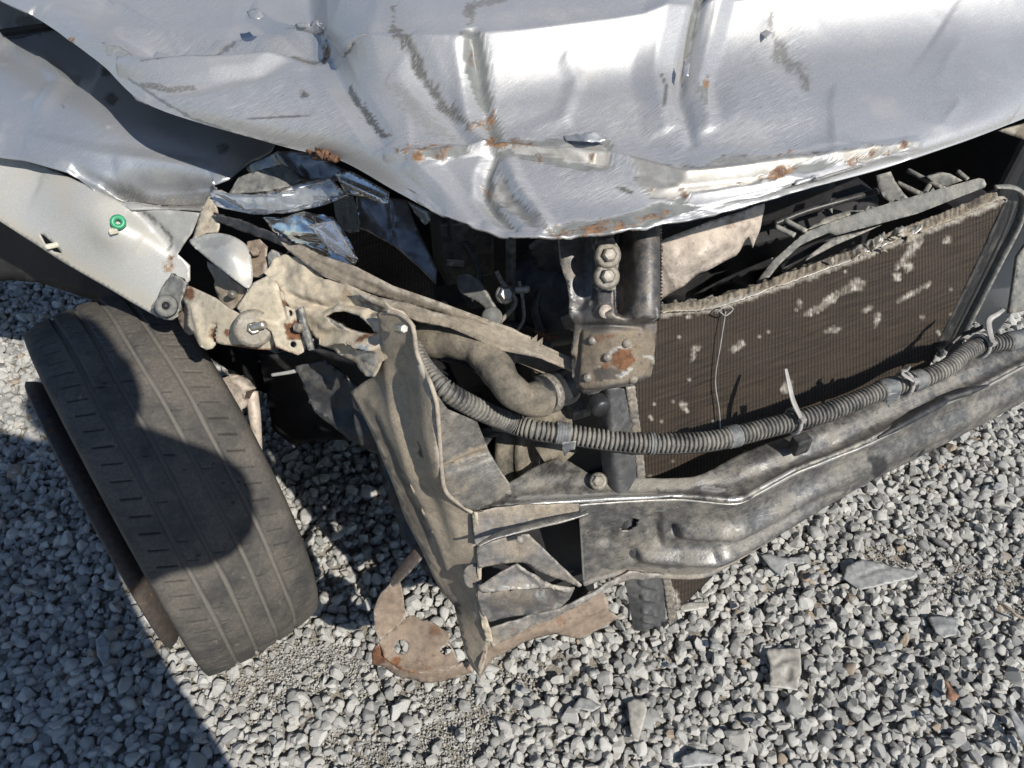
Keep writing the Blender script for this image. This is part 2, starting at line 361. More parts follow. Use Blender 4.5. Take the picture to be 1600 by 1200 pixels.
M['crash'] = grime('dusty crash box', (.13, .13, .135), dust=(.38, .31, .22), dustamt=.62, rust=.2, rough=.55, scale=16, bump=.35, scratch=.3)
M['rusty'] = grime('rusty brown steel', (.20, .155, .12), dust=(.28, .215, .155), dustamt=.55, rust=.32, rough=.75, scale=20, bump=.5)
M['rim'] = grime('dark rusty rim', (.055, .045, .04), dust=(.15, .11, .08), dustamt=.3, rust=.45, rough=.7, scale=24, bump=.5)
M['post'] = grime('latch post steel', (.085, .085, .09), dust=(.27, .215, .15), dustamt=.5, rust=.12, rough=.42, metal=.45, scale=17, bump=.3, speck=.5)
M['bolt'] = grime('dusty bolt', (.20, .19, .175), dust=(.32, .275, .21), dustamt=.65, rust=.1, rough=.5, metal=.6, scale=40, bump=.3)
M['zinc'] = plain('zinc bolt', (.45, .43, .38), .45, .8, .2, 120)
M['rubber'] = grime('dusty rubber hose', (.065, .062, .058), dust=(.29, .25, .19), dustamt=.8, rough=.8, scale=13, bump=.25, spec=.3)
M['blackpl'] = grime('black plastic', (.022, .023, .026), dust=(.17, .155, .13), dustamt=.3, rough=.42, scale=12, bump=.2, spec=.5, edge=.1)
M['greypl'] = grime('dusty grey plastic', (.12, .125, .125), dust=(.27, .26, .23), dustamt=.6, rough=.7, scale=20, bump=.2, speck=.3)
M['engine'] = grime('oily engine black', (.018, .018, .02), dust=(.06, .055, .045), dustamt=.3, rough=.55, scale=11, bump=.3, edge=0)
M['shield'] = grime('pale heat shield', (.46, .40, .35), dust=(.42, .34, .26), dustamt=.4, rust=.25, rough=.6, metal=.2, scale=20, bump=.6, speck=.6)
M['conduit'] = grime('ribbed conduit plastic', (.05, .051, .054), dust=(.30, .285, .25), dustamt=.7, rough=.5, scale=16, bump=.15)
M['tape'] = grime('grey tape', (.11, .12, .13), dust=(.26, .25, .22), dustamt=.45, rough=.55, scale=30, bump=.2)
M['tie'] = plain('weathered cable tie', (.30, .29, .28), .5, 0, .1)
M['chrome'] = plain('headlight chrome', (.80, .80, .80), .16, 1., .05, 30, .08)
M['chrome2'] = grime('dusty headlight chrome', (.75, .75, .75), dust=(.42, .40, .37), dustamt=.5, rough=.2, metal=1., scale=20, bump=.12)
M['smoke'] = plain('dark smoked reflector', (.22, .22, .225), .22, .6, .15, 40, .3)
M['lens'] = plain('clear broken lens', (.86, .90, .95), .04, 0, .06, 30, .03, trans=.92)
M['flake'] = plain('rust flake', (.125, .066, .04), .9, 0, .9, 90, .5)
M['green'] = plain('green clip', (.03, .27, .13), .4, 0, .1)
M['white'] = plain('yellowed clip', (.55, .52, .42), .5, 0, .1)
M['shard'] = plain('grey plastic shard', (.27, .275, .275), .5, 0, .25, 90, .25)
M['shardl'] = plain('pale plastic shard', (.34, .325, .295), .5, 0, .25, 90, .2)
M['leaf'] = plain('dry leaf', (.20, .11, .07), .8, 0, .5, 90, .4)
M['jacket'] = plain('dark jacket', (.03, .033, .045), .85, 0, .4, 90, .3); M['skin'] = plain('skin', (.50, .33, .25), .55, 0, .1); M['hair'] = plain('hair', (.03, .02, .015), .6, 0, .4, 200); M['phone'] = plain('phone glass', (.02, .02, .025), .15, 0, 0)
# radiator core: close vertical fins with dark gaps and a grain along the tubes, dusty brown
def core_mat():
    m, t, b = nt('radiator core'); n = NB(t)
    wv = n.N('ShaderNodeTexWave'); wv.bands_direction = 'X'; n.L(n.mapv((1, 1, 1), 0), wv.inputs['Vector']); wv.inputs['Scale'].default_value = 62; wv.inputs['Distortion'].default_value = .6; wv.inputs['Detail'].default_value = 2; wv.inputs['Detail Scale'].default_value = 3
    v = n.mapv((5, 90, 1), .34); g = n.noise(3.2, 4, .6, v); big = n.noise(9, 4, .6)
    c = n.mix(n.ramp(g, .3, .7), (.020, .016, .013, 1), (.070, .051, .035, 1)); c = n.mix(n.math('MULTIPLY', n.ramp(big, .35, .7), .7), c, (.052, .039, .028, 1))
    fin = n.ramp(wv.outputs[1], .25, .7); c = n.mix(fin, n.mix(.55, c, (.014, .011, .009, 1)), c)
    ba = n.attr('bare'); c = n.mix(ba, c, n.mix(n.ramp(n.noise(70, 4, .7), .3, .7), (.16, .14, .115, 1), (.50, .47, .42, 1))); n.L(c, b.inputs['Base Color']); b.inputs['Roughness'].default_value = .75; b.inputs['Metallic'].default_value = .1
    h = n.bump(fin, .7, .002); h = n.bump(n.noise(70, 4, .7), .4, .002, h); n.L(h, b.inputs['Normal']); return m
M['core'] = core_mat()
def tyre_mat():
    m, t, b = nt('dusty tyre rubber'); n = NB(t)
    d = n.ramp(n.noise(12, 7, .7), .30, .62); f = n.noise(260, 3, .6)
    c = n.mix(n.math('MULTIPLY', d, .62), (.045, .045, .046, 1), n.mix(n.ramp(f, .3, .7), (.115, .103, .09, 1), (.175, .155, .13, 1)))
    c = n.mix(n.math('MULTIPLY', n.ramp(n.noise(28, 6, .75), .60, .72), .6), c, (.24, .205, .165, 1))
    c = n.mix(n.math('MULTIPLY', n.attr('groove'), .9), c, (.14, .133, .122, 1)); c = n.mix(n.math('MULTIPLY', n.attr('sipe'), .65), c, (.015, .015, .015, 1))
    n.L(c, b.inputs['Base Color']); b.inputs['Roughness'].default_value = .85; b.inputs['Specular IOR Level'].default_value = .25
    n.L(n.bump(f, .3, .0015, n.bump(n.noise(60, 4, .7), .25, .004)), b.inputs['Normal']); return m
M['tyre'] = tyre_mat()
def stone_mat():
    m, t, b = nt('granite gravel'); n = NB(t); oi = n.N('ShaderNodeObjectInfo'); at1 = n.N('ShaderNodeAttribute', attribute_type='INSTANCER'); at1.attribute_name = 'tint'
    at2 = n.N('ShaderNodeAttribute', attribute_type='OBJECT'); at2.attribute_name = 'tint'
    tint = n.math('MAXIMUM', at1.outputs['Fac'], at2.outputs['Fac'])
    cr = n.N('ShaderNodeValToRGB'); n.L(tint, cr.inputs[0]); e = cr.color_ramp.elements
    e[0].position = .0; e[0].color = (.18, .185, .19, 1); e[1].position = 1; e[1].color = (.36, .285, .21, 1)
    for p, k in ((.3, (.37, .37, .355)), (.55, (.485, .48, .46)), (.8, (.59, .585, .555)), (.93, (.46, .44, .40))): x = e.new(p); x.color = c4(k)
    sp = n.noise(260, 3, .7); s2 = n.noise(420, 2, .6); c = n.mix(n.ramp(sp, .50, .68), cr.outputs[0], (.14, .14, .145, 1)); c = n.mix(n.ramp(s2, .60, .70), c, (.62, .61, .57, 1))
    du = n.ramp(n.noise(45, 4, .7), .5, .7); c = n.mix(n.math('MULTIPLY', du, .35), c, (.36, .33, .27, 1)); n.L(c, b.inputs['Base Color']); b.inputs['Roughness'].default_value = .82; b.inputs['Specular IOR Level'].default_value = .3
    n.L(n.bump(sp, .35, .002, n.bump(n.noise(110, 4, .7), .45, .004)), b.inputs['Normal']); return m
M['stone'] = stone_mat()
def dirt_mat():
    m, t, b = nt('sandy dirt'); n = NB(t); a = n.noise(30, 6, .7); f = n.noise(330, 4, .75)
    c = n.mix(n.ramp(a, .3, .7), (.24, .22, .19, 1), (.36, .335, .29, 1)); c = n.mix(n.ramp(f, .35, .65), n.mix(.5, c, (.10, .09, .075, 1)), c); n.L(c, b.inputs['Base Color']); b.inputs['Roughness'].default_value = .95
    vo = n.N('ShaderNodeTexVoronoi'); n.L(n.co.outputs['Object'], vo.inputs[0]); vo.inputs['Scale'].default_value = 170
    n.L(n.bump(f, .6, .004, n.bump(a, .5, .02, n.bump(vo.outputs[0], .4, .004))), b.inputs['Normal']); return m
M['dirt'] = dirt_mat()

# ---------------------------------------------------------------- ground and gravel
def gz(x, y): return (fbm(x*2.2+9, y*2.2+4, 3)-.47)*.030+(fbm(x*9, y*9, 5, 3)-.44)*.012
def axis_pts(a, b, step, far):
    near = np.arange(a, b+1e-6, step); out = [near]
    g = step; lo = []; hi = []; x = a; y = b
    while x > -far: g *= 1.35; x -= g; y += g; lo.append(x); hi.append(y)
    return np.concatenate([lo[::-1], near, hi])
xs = axis_pts(-2.2, 2.6, .025, 400); ys = axis_pts(-.5, 3.0, .025, 400)
X, Y = np.meshgrid(xs, ys); Z = gz(X, Y)*np.clip(3-np.hypot(X, Y-1)*.6, 0, 1)-.0125
ii = np.arange(X.size).reshape(X.shape); Q = np.stack([ii[:-1, :-1], ii[:-1, 1:], ii[1:, 1:], ii[1:, :-1]], -1).reshape(-1, 4)
ground = mesh_obj('ground', np.stack([X.ravel(), Y.ravel(), Z.ravel()], 1), Q, M['dirt']); tag(ground, kind='structure')
ground['label'] = 'sandy grey dirt ground under the gravel'
def make_stone(k):
    bm = bmesh.new(); bmesh.ops.create_icosphere(bm, subdivisions=3 if k < 10 else 2, radius=1); r = np.random.default_rng(100+k)
    P = np.array([v.co[:] for v in bm.verts])
    for c in range(13):
        n = r.normal(size=3); n /= np.linalg.norm(n); d = r.uniform(.50, .84); e = P@n-d; P = P-np.clip(e, 0, None)[:, None]*n
    P *= np.array([1.32, r.uniform(.92, 1.2), r.uniform(.75, 1.05)])
    P *= (1+(fbm(P[:, 0]*2.3+k, P[:, 1]*2.3+P[:, 2]*3.1, k)-.45)[:, None]*.14)
    for v, p in zip(bm.verts, P): v.co = p
    me = bpy.data.meshes.new('stone'); bm.to_mesh(me); bm.free(); me.polygons.foreach_set('use_smooth', [k % 5 == 0]*len(me.polygons)); me.materials.append(M['stone']); return me
NST = 14; stone_me = [make_stone(k) for k in range(NST)]
stone_col = bpy.data.collections.new('stone_shapes')
for k in range(NST):
    o = bpy.data.objects.new('stone_shape_%02d' % k, stone_me[k]); stone_col.objects.link(o)
def layer(sp, r0, r1, dz, keep, jit):
    gx, gy = np.meshgrid(np.arange(-2.3, 2.8, sp), np.arange(-.1, 3.0, sp*.87)); gx = gx+(np.arange(gx.shape[0]) % 2)[:, None]*sp*.5
    p = np.stack([gx.ravel(), gy.ravel()], 1); p = p+(rng.random(p.shape)-.5)*sp*jit
    p = p[rng.random(len(p)) < keep]; s = r0+(r1-r0)*rng.random(len(p))**1.6
    return p, s, np.full(len(p), dz)
Ls = [layer(.0172, .0074, .0116, .0, .97, .65), layer(.0190, .0070, .0126, .0082, .70, .95), layer(.0112, .0025, .0050, .0030, .25, 1.0), layer(.062, .0120, .0170, .0078, .4, 1.0)]
gp = np.vstack([rng.uniform((440, 1000), (860, 1260), (9000, 2)), rng.uniform((1300, 790), (1720, 1010), (6000, 2)), rng.uniform((300, 960), (580, 1140), (5000, 2))]); gr = rays(gp); gg = (gr*(CAM_H/-gr[:, 2:3]))[:, :2]; NG = len(gg)
Ls.append((gg, rng.uniform(.0012, .0034, NG), np.full(NG, .0005)))
SP = np.vstack([l[0] for l in Ls]); SS = np.concatenate([l[1] for l in Ls]); SZ = np.concatenate([l[2] for l in Ls])
px = project(np.column_stack([SP, np.zeros(len(SP))]))
# sandy bare patches between the stones
dm = mx(blob(px, [(560, 1070), (700, 1060), (800, 1110), (760, 1200), (560, 1240), (480, 1170), (500, 1110)], 60, 60, 5, 60), blob(px, [(1320, 800), (1430, 850), (1660, 880), (1700, 1000), (1560, 960), (1440, 910), (1340, 880)], 40, 60, 6, 50),
        blob(px, [(330, 1030), (480, 980), (560, 1010), (540, 1080), (400, 1130), (320, 1100)], 40, 50, 7, 50), blob(px, [(760, 1030), (960, 1010), (900, 1080), (780, 1090)], 30, 40, 8, 50)*.7)
dm = dm*np.clip(fbm(px[:, 0]/70, px[:, 1]/50, 77)*2.8-.45, 0, 1); ok = rng.random(len(SP)) > dm*.8; ok[-NG:] = rng.random(NG) < np.clip(dm[-NG:]*1.6-.2, 0, .9); SS = np.where(dm > .5, SS*.8, SS)
# under the tyre the stones are pressed down
tyre_c = np.array([-.57, .782]); q = SP-tyre_c; ta = np.array([math.cos(.662), math.sin(.662)]); tl = np.array([-ta[1], ta[0]])
under = (abs(q@ta) < .105) & (abs(q@tl) < .11); ok &= ~(under & (SZ > .002))
SP, SS, SZ, dm, px, under = SP[ok], SS[ok], SZ[ok], dm[ok], px[ok], under[ok]
ZZ = gz(SP[:, 0], SP[:, 1])-.010+SZ+SS*(.28-dm*.22)-under*.008+.001+rng.normal(0, .0016, len(SP))
n = len(SP); ROT = np.column_stack([rng.normal(0, .35, n), rng.normal(0, .35, n), rng.random(n)*6.283]); IDX = rng.integers(0, NST, n); SCL = SS[:, None]*(1+.15*rng.normal(size=(n, 3))); TINT = np.clip(rng.beta(2, 2, n)*.95+(rng.random(n) > .975)*.35, 0.01, 1)
# the 300 stones that show largest stand as single pieces of the ground, the rest is gravel
inview = (px[:, 0] > 20) & (px[:, 0] < 1580) & (px[:, 1] > 640) & (px[:, 1] < 1185)
inview &= ~inside(px, [(0, 600), (40, 480), (480, 480), (500, 1000), (590, 940), (760, 1060), (960, 1000), (1060, 980), (1130, 900), (1620, 640), (1620, 500), (0, 500)])
score = np.where(inview & (dm < .4), SS*np.exp(-((1200-px[:, 1])/700))*(1+40*SZ), -1)
big = np.argsort(-score)[:300]; isbig = np.zeros(n, bool); isbig[big] = True
for k in big:
    o = bpy.data.objects.new('stone', stone_me[IDX[k]]); col.objects.link(o); o.parent = ground; o.location = (SP[k, 0], SP[k, 1], ZZ[k]); o.rotation_euler = ROT[k]; o.scale = SCL[k]; o['tint'] = float(TINT[k])
rest = ~isbig; pm = bpy.data.meshes.new('gravel'); pm.from_pydata(np.column_stack([SP, ZZ])[rest].tolist(), [], [])
for nm, ty, arr in (('rot', 'FLOAT_VECTOR', ROT), ('scl', 'FLOAT_VECTOR', SCL)): pm.attributes.new(nm, ty, 'POINT').data.foreach_set('vector', arr[rest].astype(np.float32).ravel())
pm.attributes.new('idx', 'INT', 'POINT').data.foreach_set('value', IDX[rest].astype(np.int32)); pm.attributes.new('tint', 'FLOAT', 'POINT').data.foreach_set('value', TINT[rest].astype(np.float32))
gravel = bpy.data.objects.new('gravel', pm); link(gravel); tag(gravel, 'loose grey granite gravel covering the yard', 'gravel', kind='stuff')
ng = bpy.data.node_groups.new('gravel', 'GeometryNodeTree'); ng.interface.new_socket('Geometry', in_out='INPUT', socket_type='NodeSocketGeometry'); ng.interface.new_socket('Geometry', in_out='OUTPUT', socket_type='NodeSocketGeometry')
gi = ng.nodes.new('NodeGroupInput'); go = ng.nodes.new('NodeGroupOutput'); ip = ng.nodes.new('GeometryNodeInstanceOnPoints'); ci = ng.nodes.new('GeometryNodeCollectionInfo')
ci.inputs[0].default_value = stone_col; ci.inputs[1].default_value = True; ci.inputs[2].default_value = True
ng.links.new(gi.outputs[0], ip.inputs['Points']); ng.links.new(ci.outputs[0], ip.inputs['Instance']); ip.inputs['Pick Instance'].default_value = True
for nm, ty, s_ in (('idx', 'INT', 'Instance Index'), ('rot', 'FLOAT_VECTOR', 'Rotation'), ('scl', 'FLOAT_VECTOR', 'Scale')):
    a = ng.nodes.new('GeometryNodeInputNamedAttribute'); a.data_type = ty; a.inputs[0].default_value = nm; ng.links.new(a.outputs[0], ip.inputs[s_])
ng.links.new(ip.outputs[0], go.inputs[0]); md = gravel.modifiers.new('stones', 'NODES'); md.node_group = ng

# ---------------------------------------------------------------- the wrecked car
car = empty('wrecked_car', (.25, 1.3, 0)); tag(car, 'silver car with its front end smashed open and bumper torn off', 'car')
# ---- hood
HX = dict(
 r0=[(-260, -130, .83), (0, 0, .875), (60, 30, .872), (160, 100, .865), (235, 165, .858), (440, 228, .845), (530, 250, .845), (620, 300, .852), (700, 340, .858), (800, 369, .865), (880, 369, .87), (1000, 355, .875), (1150, 325, .88), (1300, 285, .882), (1450, 240, .884), (1600, 185, .884), (1900, 60, .88)],
 r1=[(-230, -160, .86), (30, -20, .89), (90, 8, .892), (195, 75, .89), (275, 130, .885), (455, 175, .886), (545, 200, .888), (640, 235, .893), (700, 236, .896), (785, 228, .90), (880, 235, .903), (980, 245, .905), (1140, 252, .91), (1300, 238, .907), (1450, 190, .907), (1600, 140, .907), (1900, 20, .90)],
 r2=[(-200, -190, .87), (60, -50, .89), (130, -15, .895), (240, 28, .90), (340, 55, .903), (500, 68, .91), (590, 102, .925), (660, 110, .93), (720, 110, .932), (800, 104, .935), (880, 95, .938), (980, 82, .94), (1100, 62, .94), (1300, 38, .94), (1450, 20, .94), (1600, 3, .94), (1900, -80, .93)],
 r3=[(-150, -270, .88), (100, -140, .91), (180, -110, .92), (300, -80, .925), (400, -55, .93), (520, -40, .937), (620, -25, .95), (690, -22, .953), (750, -22, .955), (820, -25, .957), (900, -27, .958), (990, -30, .958), (1120, -40, .958), (1300, -55, .958), (1480, -70, .958), (1640, -90, .957), (1900, -180, .955)],
 r4=[(x, -300, .985) for x in (-100, 120, 220, 350, 430, 540, 640, 700, 760, 840, 910, 990, 1110, 1280, 1440, 1580, 1800)])
def hood_disp(P):
    g = lambda l, w_, a, k='gauss': ridge(P, l, w_, k)*a
    sp = lambda x, y, r, a: np.exp(-(((P[:, 0]-x)**2+(P[:, 1]-y)**2)/r**2))*a
    d = (fbm(P[:, 0]/260, P[:, 1]/150, 21, 2)-.4)*.012+(fbm(P[:, 0]/70, P[:, 1]/50, 22, 3)-.44)*.0012
    d += g([(600, 243), (690, 236), (770, 226), (860, 236), (950, 242), (1070, 272), (1180, 260), (1300, 240), (1440, 222)], 13, .009, 'tent')
    d += g([(640, 200), (770, 190), (950, 200), (1070, 225), (1180, 212), (1300, 200)], 30, -.008)
    d += g([(760, 305), (900, 310), (1060, 312), (1240, 285), (1420, 240)], 26, -.005)
    d += g([(742, 95), (752, 150), (775, 230)], 12, -.006, 'tent')+g([(715, 110), (728, 180), (760, 228)], 18, .006, 'tent')
    d += g([(775, 235), (757, 270), (752, 305), (775, 335), (810, 358)], 16, -.010, 'tent')+g([(790, 245), (810, 290), (840, 330), (862, 362)], 17, .009, 'tent')
    d += g([(640, 245), (690, 290), (740, 350)], 26, .007, 'tent')+g([(690, 250), (720, 300), (745, 350)], 18, -.004)
    d += g([(1090, -20), (1082, 45), (1066, 110), (1060, 150), (1085, 220)], 13, -.009, 'tent')+g([(1120, -20), (1110, 60), (1090, 130), (1110, 200)], 24, .009, 'tent')+g([(1035, 20), (1020, 120), (1040, 200)], 34, .007, 'tent')
    d += sp(505, 66, 52, -.020)+sp(215, 58, 22, -.020)+sp(240, 66, 14, .008)
    d += g([(505, 66), (400, 66), (300, 50), (170, 30)], 26, -.022, 'tent')+g([(505, 66), (440, 20), (380, -20)], 20, .012, 'tent')+g([(505, 66), (570, 10), (600, -40)], 26, .008)+g([(505, 66), (540, 140), (600, 230)], 26, -.009, 'tent')+g([(190, 105), (330, 108), (480, 84)], 20, .012, 'tent')+g([(505, 66), (400, 120), (230, 150)], 14, -.006, 'tent')
    d += g([(560, 20), (600, 60), (640, 115)], 26, -.006)+g([(640, 110), (700, 180), (740, 225)], 26, -.007, 'tent')+g([(880, 110), (900, 130), (880, 180), (800, 205)], 16, .003, 'tent')
    d += g([(1190, 48), (1210, 90), (1260, 140), (1300, 150)], 16, -.004)+g([(1460, 60), (1540, 120), (1600, 160)], 50, .006)
    d += sp(1110, 150, 30, -.006)
    rg = lambda sx, sy, s, o: 1-abs(2*fbm((P[:, 0]+P[:, 1]*.6)/sx, (P[:, 1]-P[:, 0]*.25)/sy, s, o)-.95)*2.2
    zn = np.clip(fbm(P[:, 0]/150, P[:, 1]/110, 36, 2)*3-.9, 0, 1); d += np.clip(rg(150, 70, 33, 2), 0, 1)**6*.0035*zn
    lz = np.clip((560-P[:, 0])/120, 0, 1)*np.clip((150-P[:, 1])/60, 0, 1); d += lz*((1-abs(2*fbm((P[:, 0]-P[:, 1])/150, P[:, 1]/50, 37, 2)-.95)*2)*.005)
    dd, _, sg = seg_d(P, [(300, 60), (505, 92), (590, 106), (700, 112), (800, 104), (960, 85), (1100, 62), (1300, 38), (1450, 20), (1600, 3), (1900, -70)]); q = np.clip((dd*sg+2)/(58+0*P[:, 0]), 0, 1); d += (1-q)**2*.040*np.clip((P[:, 0]-480)/120, 0, 1)
    e = stroke(P, [(640, 300), (700, 341), (800, 370), (880, 370), (1000, 356), (1150, 326), (1300, 286)], 9, .2)
    dl, _, sl = seg_d(P, [(60, 20), (150, 66), (240, 108), (380, 96), (505, 70)]); up_ = np.clip(-dl*sl/75, 0, 1)*np.clip((515-P[:, 0])/40, 0, 1)*np.clip((P[:, 0]-60)/80, 0, 1); d -= up_*.034
    hp = hood_paint(P); d -= np.clip(hp['primer']+hp['bare'], 0, 1)*.0012
    return d+e*(fbm(P[:, 0]/20, P[:, 1]/20, 31)-.45)*.010
def hood_paint(P):
    strip2 = [(986, 246), (1040, 252), (1090, 258), (1138, 233), (1171, 240), (1276, 233), (1302, 238), (1240, 258), (1202, 270), (1181, 281), (1120, 290), (1077, 297), (1060, 305), (1020, 302), (994, 283)]
    strip1 = [(790, 209), (860, 212), (928, 202), (957, 209), (955, 225), (958, 258), (932, 267), (844, 250), (773, 238), (768, 228)]
    primer = mx(blob(P, [(726, 101), (739, 94), (753, 98), (763, 118), (768, 148), (763, 169), (746, 162), (729, 132)], 3), blob(P, strip1, 4), blob(P, [(756, 170), (775, 175), (790, 210), (768, 232)], 4),
                blob(P, [(770, 235), (780, 245), (768, 275), (785, 300), (778, 320), (800, 350), (780, 342), (756, 312), (750, 285)], 4), blob(P, [(850, 368), (870, 352), (900, 342), (930, 342), (960, 333), (1000, 324), (1030, 308), (1068, 314), (1100, 322), (1000, 352), (930, 366)], 5),
                blob(P, [(1066, -30), (1112, -30), (1114, 20), (1100, 42), (1086, 52), (1076, 85), (1068, 108), (1068, 60), (1064, 30)], 3), blob(P, [(1085, 138), (1097, 135), (1104, 118), (1110, 160), (1100, 168)], 3), blob(P, [(655, 236), (730, 228), (735, 240), (665, 250)], 4),
                blob(P, [(1056, 300), (1080, 296), (1076, 312), (1058, 316)], 3), stroke(P, [(1172, 280), (1240, 262), (1310, 250)], 5, .8))
    bare = mx(blob(P, strip2, 5), blob(P, [(165, 70), (196, 74), (210, 92), (190, 94), (172, 84)], 6, 8), blob(P, [(236, 52), (262, 46), (300, 40), (340, 30), (300, 52), (250, 66)], 6, 8)*.8, blob(P, [(775, 232), (845, 222), (940, 218), (955, 240), (945, 258), (860, 244)], 4), blob(P, [(780, 262), (800, 300), (830, 330), (860, 362), (830, 352), (790, 322), (770, 300)], 5)*.9, stroke(P, [(1300, 243), (1360, 240), (1424, 226)], 8, .8))
    rust = mx(stroke(P, [(628, 240), (660, 228), (700, 232)], 9, 1.3, 9), spot(P, 690, 244, 8), spot(P, 655, 248, 8), stroke(P, [(735, 195), (760, 186), (775, 168)], 6, 1.4, 8), spot(P, 768, 210, 7), stroke(P, [(765, 228), (800, 220), (835, 228)], 8, 1.3, 9), spot(P, 838, 247, 10, 5), spot(P, 838, 230, 6), stroke(P, [(855, 362), (900, 360), (980, 345), (1060, 322)], 7, 1.5, 14),
              stroke(P, [(1195, 272), (1230, 264), (1250, 258)], 6, 1.4), spot(P, 1338, 249, 8), spot(P, 1365, 237, 5), spot(P, 1388, 238, 5), spot(P, 1412, 226, 6), spot(P, 1104, 130, 6), spot(P, 1072, 298, 6), spot(P, 503, 68, 10, 4), spot(P, 118, 66, 6), spot(P, 741, 120, 5), spot(P, 1238, 232, 4), spot(P, 925, 248, 4), stroke(P, [(770, 318), (765, 300), (752, 280)], 3, 1.3))
    fl = ((_h(np.floor(P[:, 0]/6), np.floor(P[:, 1]/6), 3) > .965)*(fbm(P[:, 0]/5, P[:, 1]/5, 6) > .5))*np.clip(bare, 0, 1); rust = mx(rust, fl*.9)
    dark = mx(stroke(P, [(625, 62), (628, 90), (650, 115), (690, 160), (735, 192)], 7, 1.5, 7)*.9, stroke(P, [(545, 135), (555, 155), (580, 190), (605, 215)], 6, 1.5, 6), stroke(P, [(726, 50), (760, 42), (865, 36)], 4, 1.4, 10)*.9, stroke(P, [(735, 60), (740, 72), (742, 84)], 8, 1.3, 8)*.8, stroke(P, [(740, 62), (800, 48)], 6, 1.4, 8)*.7, stroke(P, [(848, 44), (862, 40)], 7, 1)*.8, stroke(P, [(550, 8), (575, 32)], 6, .9, 8), stroke(P, [(395, 68), (440, 64), (498, 70)], 3, 1)*.9, stroke(P, [(400, 92), (450, 84), (500, 78)], 3, 1), stroke(P, [(1035, 25), (1050, 14), (1066, 8)], 5, 1),
              stroke(P, [(1196, 60), (1215, 85), (1250, 110), (1262, 135)], 7, 1.4, 9)*.7, blob(P, [(195, 55), (215, 45), (236, 62), (228, 75), (205, 66)], 5)*1.0, stroke(P, [(205, 130), (260, 140), (300, 134)], 4, 1.2)*.8, stroke(P, [(1030, 120), (1042, 140), (1036, 170)], 2.5, .6), stroke(P, [(620, 140), (650, 175), (700, 205)], 12, 1.7, 6)*.45, spot(P, 476, 150, 7), spot(P, 1275, 237, 5), stroke(P, [(965, 288), (990, 296)], 3, .9))
    scuff = mx(blob(P, [(560, 210), (760, 190), (1000, 150), (1180, 60), (1240, 60), (1280, 150), (1260, 240), (960, 330), (760, 240), (600, 250)], 50, 60, 9, 60)*.9, blob(P, [(190, 120), (330, 140), (500, 100), (560, 230), (440, 225), (240, 165)], 20, 40, 3, 30), blob(P, [(780, 255), (900, 330), (860, 365), (800, 340)], 10)*1., blob(P, [(1190, 0), (1260, 0), (1270, 130), (1220, 140)], 20, 30, 4, 20), blob(P, [(170, 10), (380, 30), (500, 66), (300, 70)], 16, 30, 5, 20)*.7, .12)
    e_ = mx(4*primer*(1-primer), 4*bare*(1-bare)); outl = np.clip(e_, 0, 1)*(fbm(P[:, 0]/16, P[:, 1]/16, 55) > .43)
    thin = mx(stroke(P, [(395, 70), (425, 66), (450, 60), (498, 70)], 1.6, .8, 9), stroke(P, [(400, 94), (450, 84), (500, 78)], 1.5, .9, 9), stroke(P, [(230, 108), (280, 104), (360, 100)], 1.4, 1.2, 8), stroke(P, [(385, 186), (430, 184), (485, 182)], 1.4, 1.2, 9), stroke(P, [(1080, 40), (1070, 75), (1066, 120)], 1.6, .7), stroke(P, [(1030, 118), (1042, 142), (1036, 172)], 1.7, .5), stroke(P, [(205, 125), (240, 150), (300, 185), (380, 212), (450, 228)], 2, 1.5, 8)*.8, stroke(P, [(240, 64), (300, 46), (360, 30)], 3, 1.6, 6)*.8); outl = mx(outl, thin)
    return dict(primer=primer*(1-bare*.85), bare=bare, rust=rust, dark=dark, scuff=scuff*np.ones(len(P)), outl=outl)
hood = loft('hood', [HX[k] for k in ('r0', 'r1', 'r2', 'r3', 'r4')], M['paint'], car, 760, 0, cut=[[(196, 54), (206, 50), (214, 56), (224, 54), (233, 62), (236, 70), (226, 72), (214, 66), (204, 64)]], disp=hood_disp, paint=hood_paint, thick=.003, vdens=[62, 62, 60, 40]); hood['label'] = 'crumpled silver hood with peeled paint and rust streaks'
# rust chunk hanging off the torn hood edge, and paint flakes lifting
sheet('rust_chunk', [(470, 234), (490, 230), (510, 233), (520, 227), (534, 232), (536, 246), (528, 254), (505, 247), (485, 243)], [(470, 234, .842), (534, 232, .852), (510, 252, .848), (500, 240, .853)], M['flake'], hood, res=2, noise=(.010, 6), thick=.004, ragged=5)
for k, (ol, z) in enumerate([([(880, 212), (930, 206), (955, 218), (925, 222), (885, 220)], .913), ([(384, 18), (402, 12), (414, 24), (404, 30), (390, 28)], .926), ([(1068, 95), (1078, 100), (1076, 120), (1066, 118)], .945), ([(1186, 52), (1198, 46), (1208, 52), (1198, 58)], .955)]):
    cx = np.mean(ol, 0); sheet('paint_flake', ol, [(cx[0]-20, cx[1], z-.006), (cx[0]+20, cx[1], z), (cx[0], cx[1]-14, z+.006), (cx[0], cx[1]+8, z)], M['paint'], hood, res=3, noise=(.002, 9), thick=.0006, ragged=1.5)
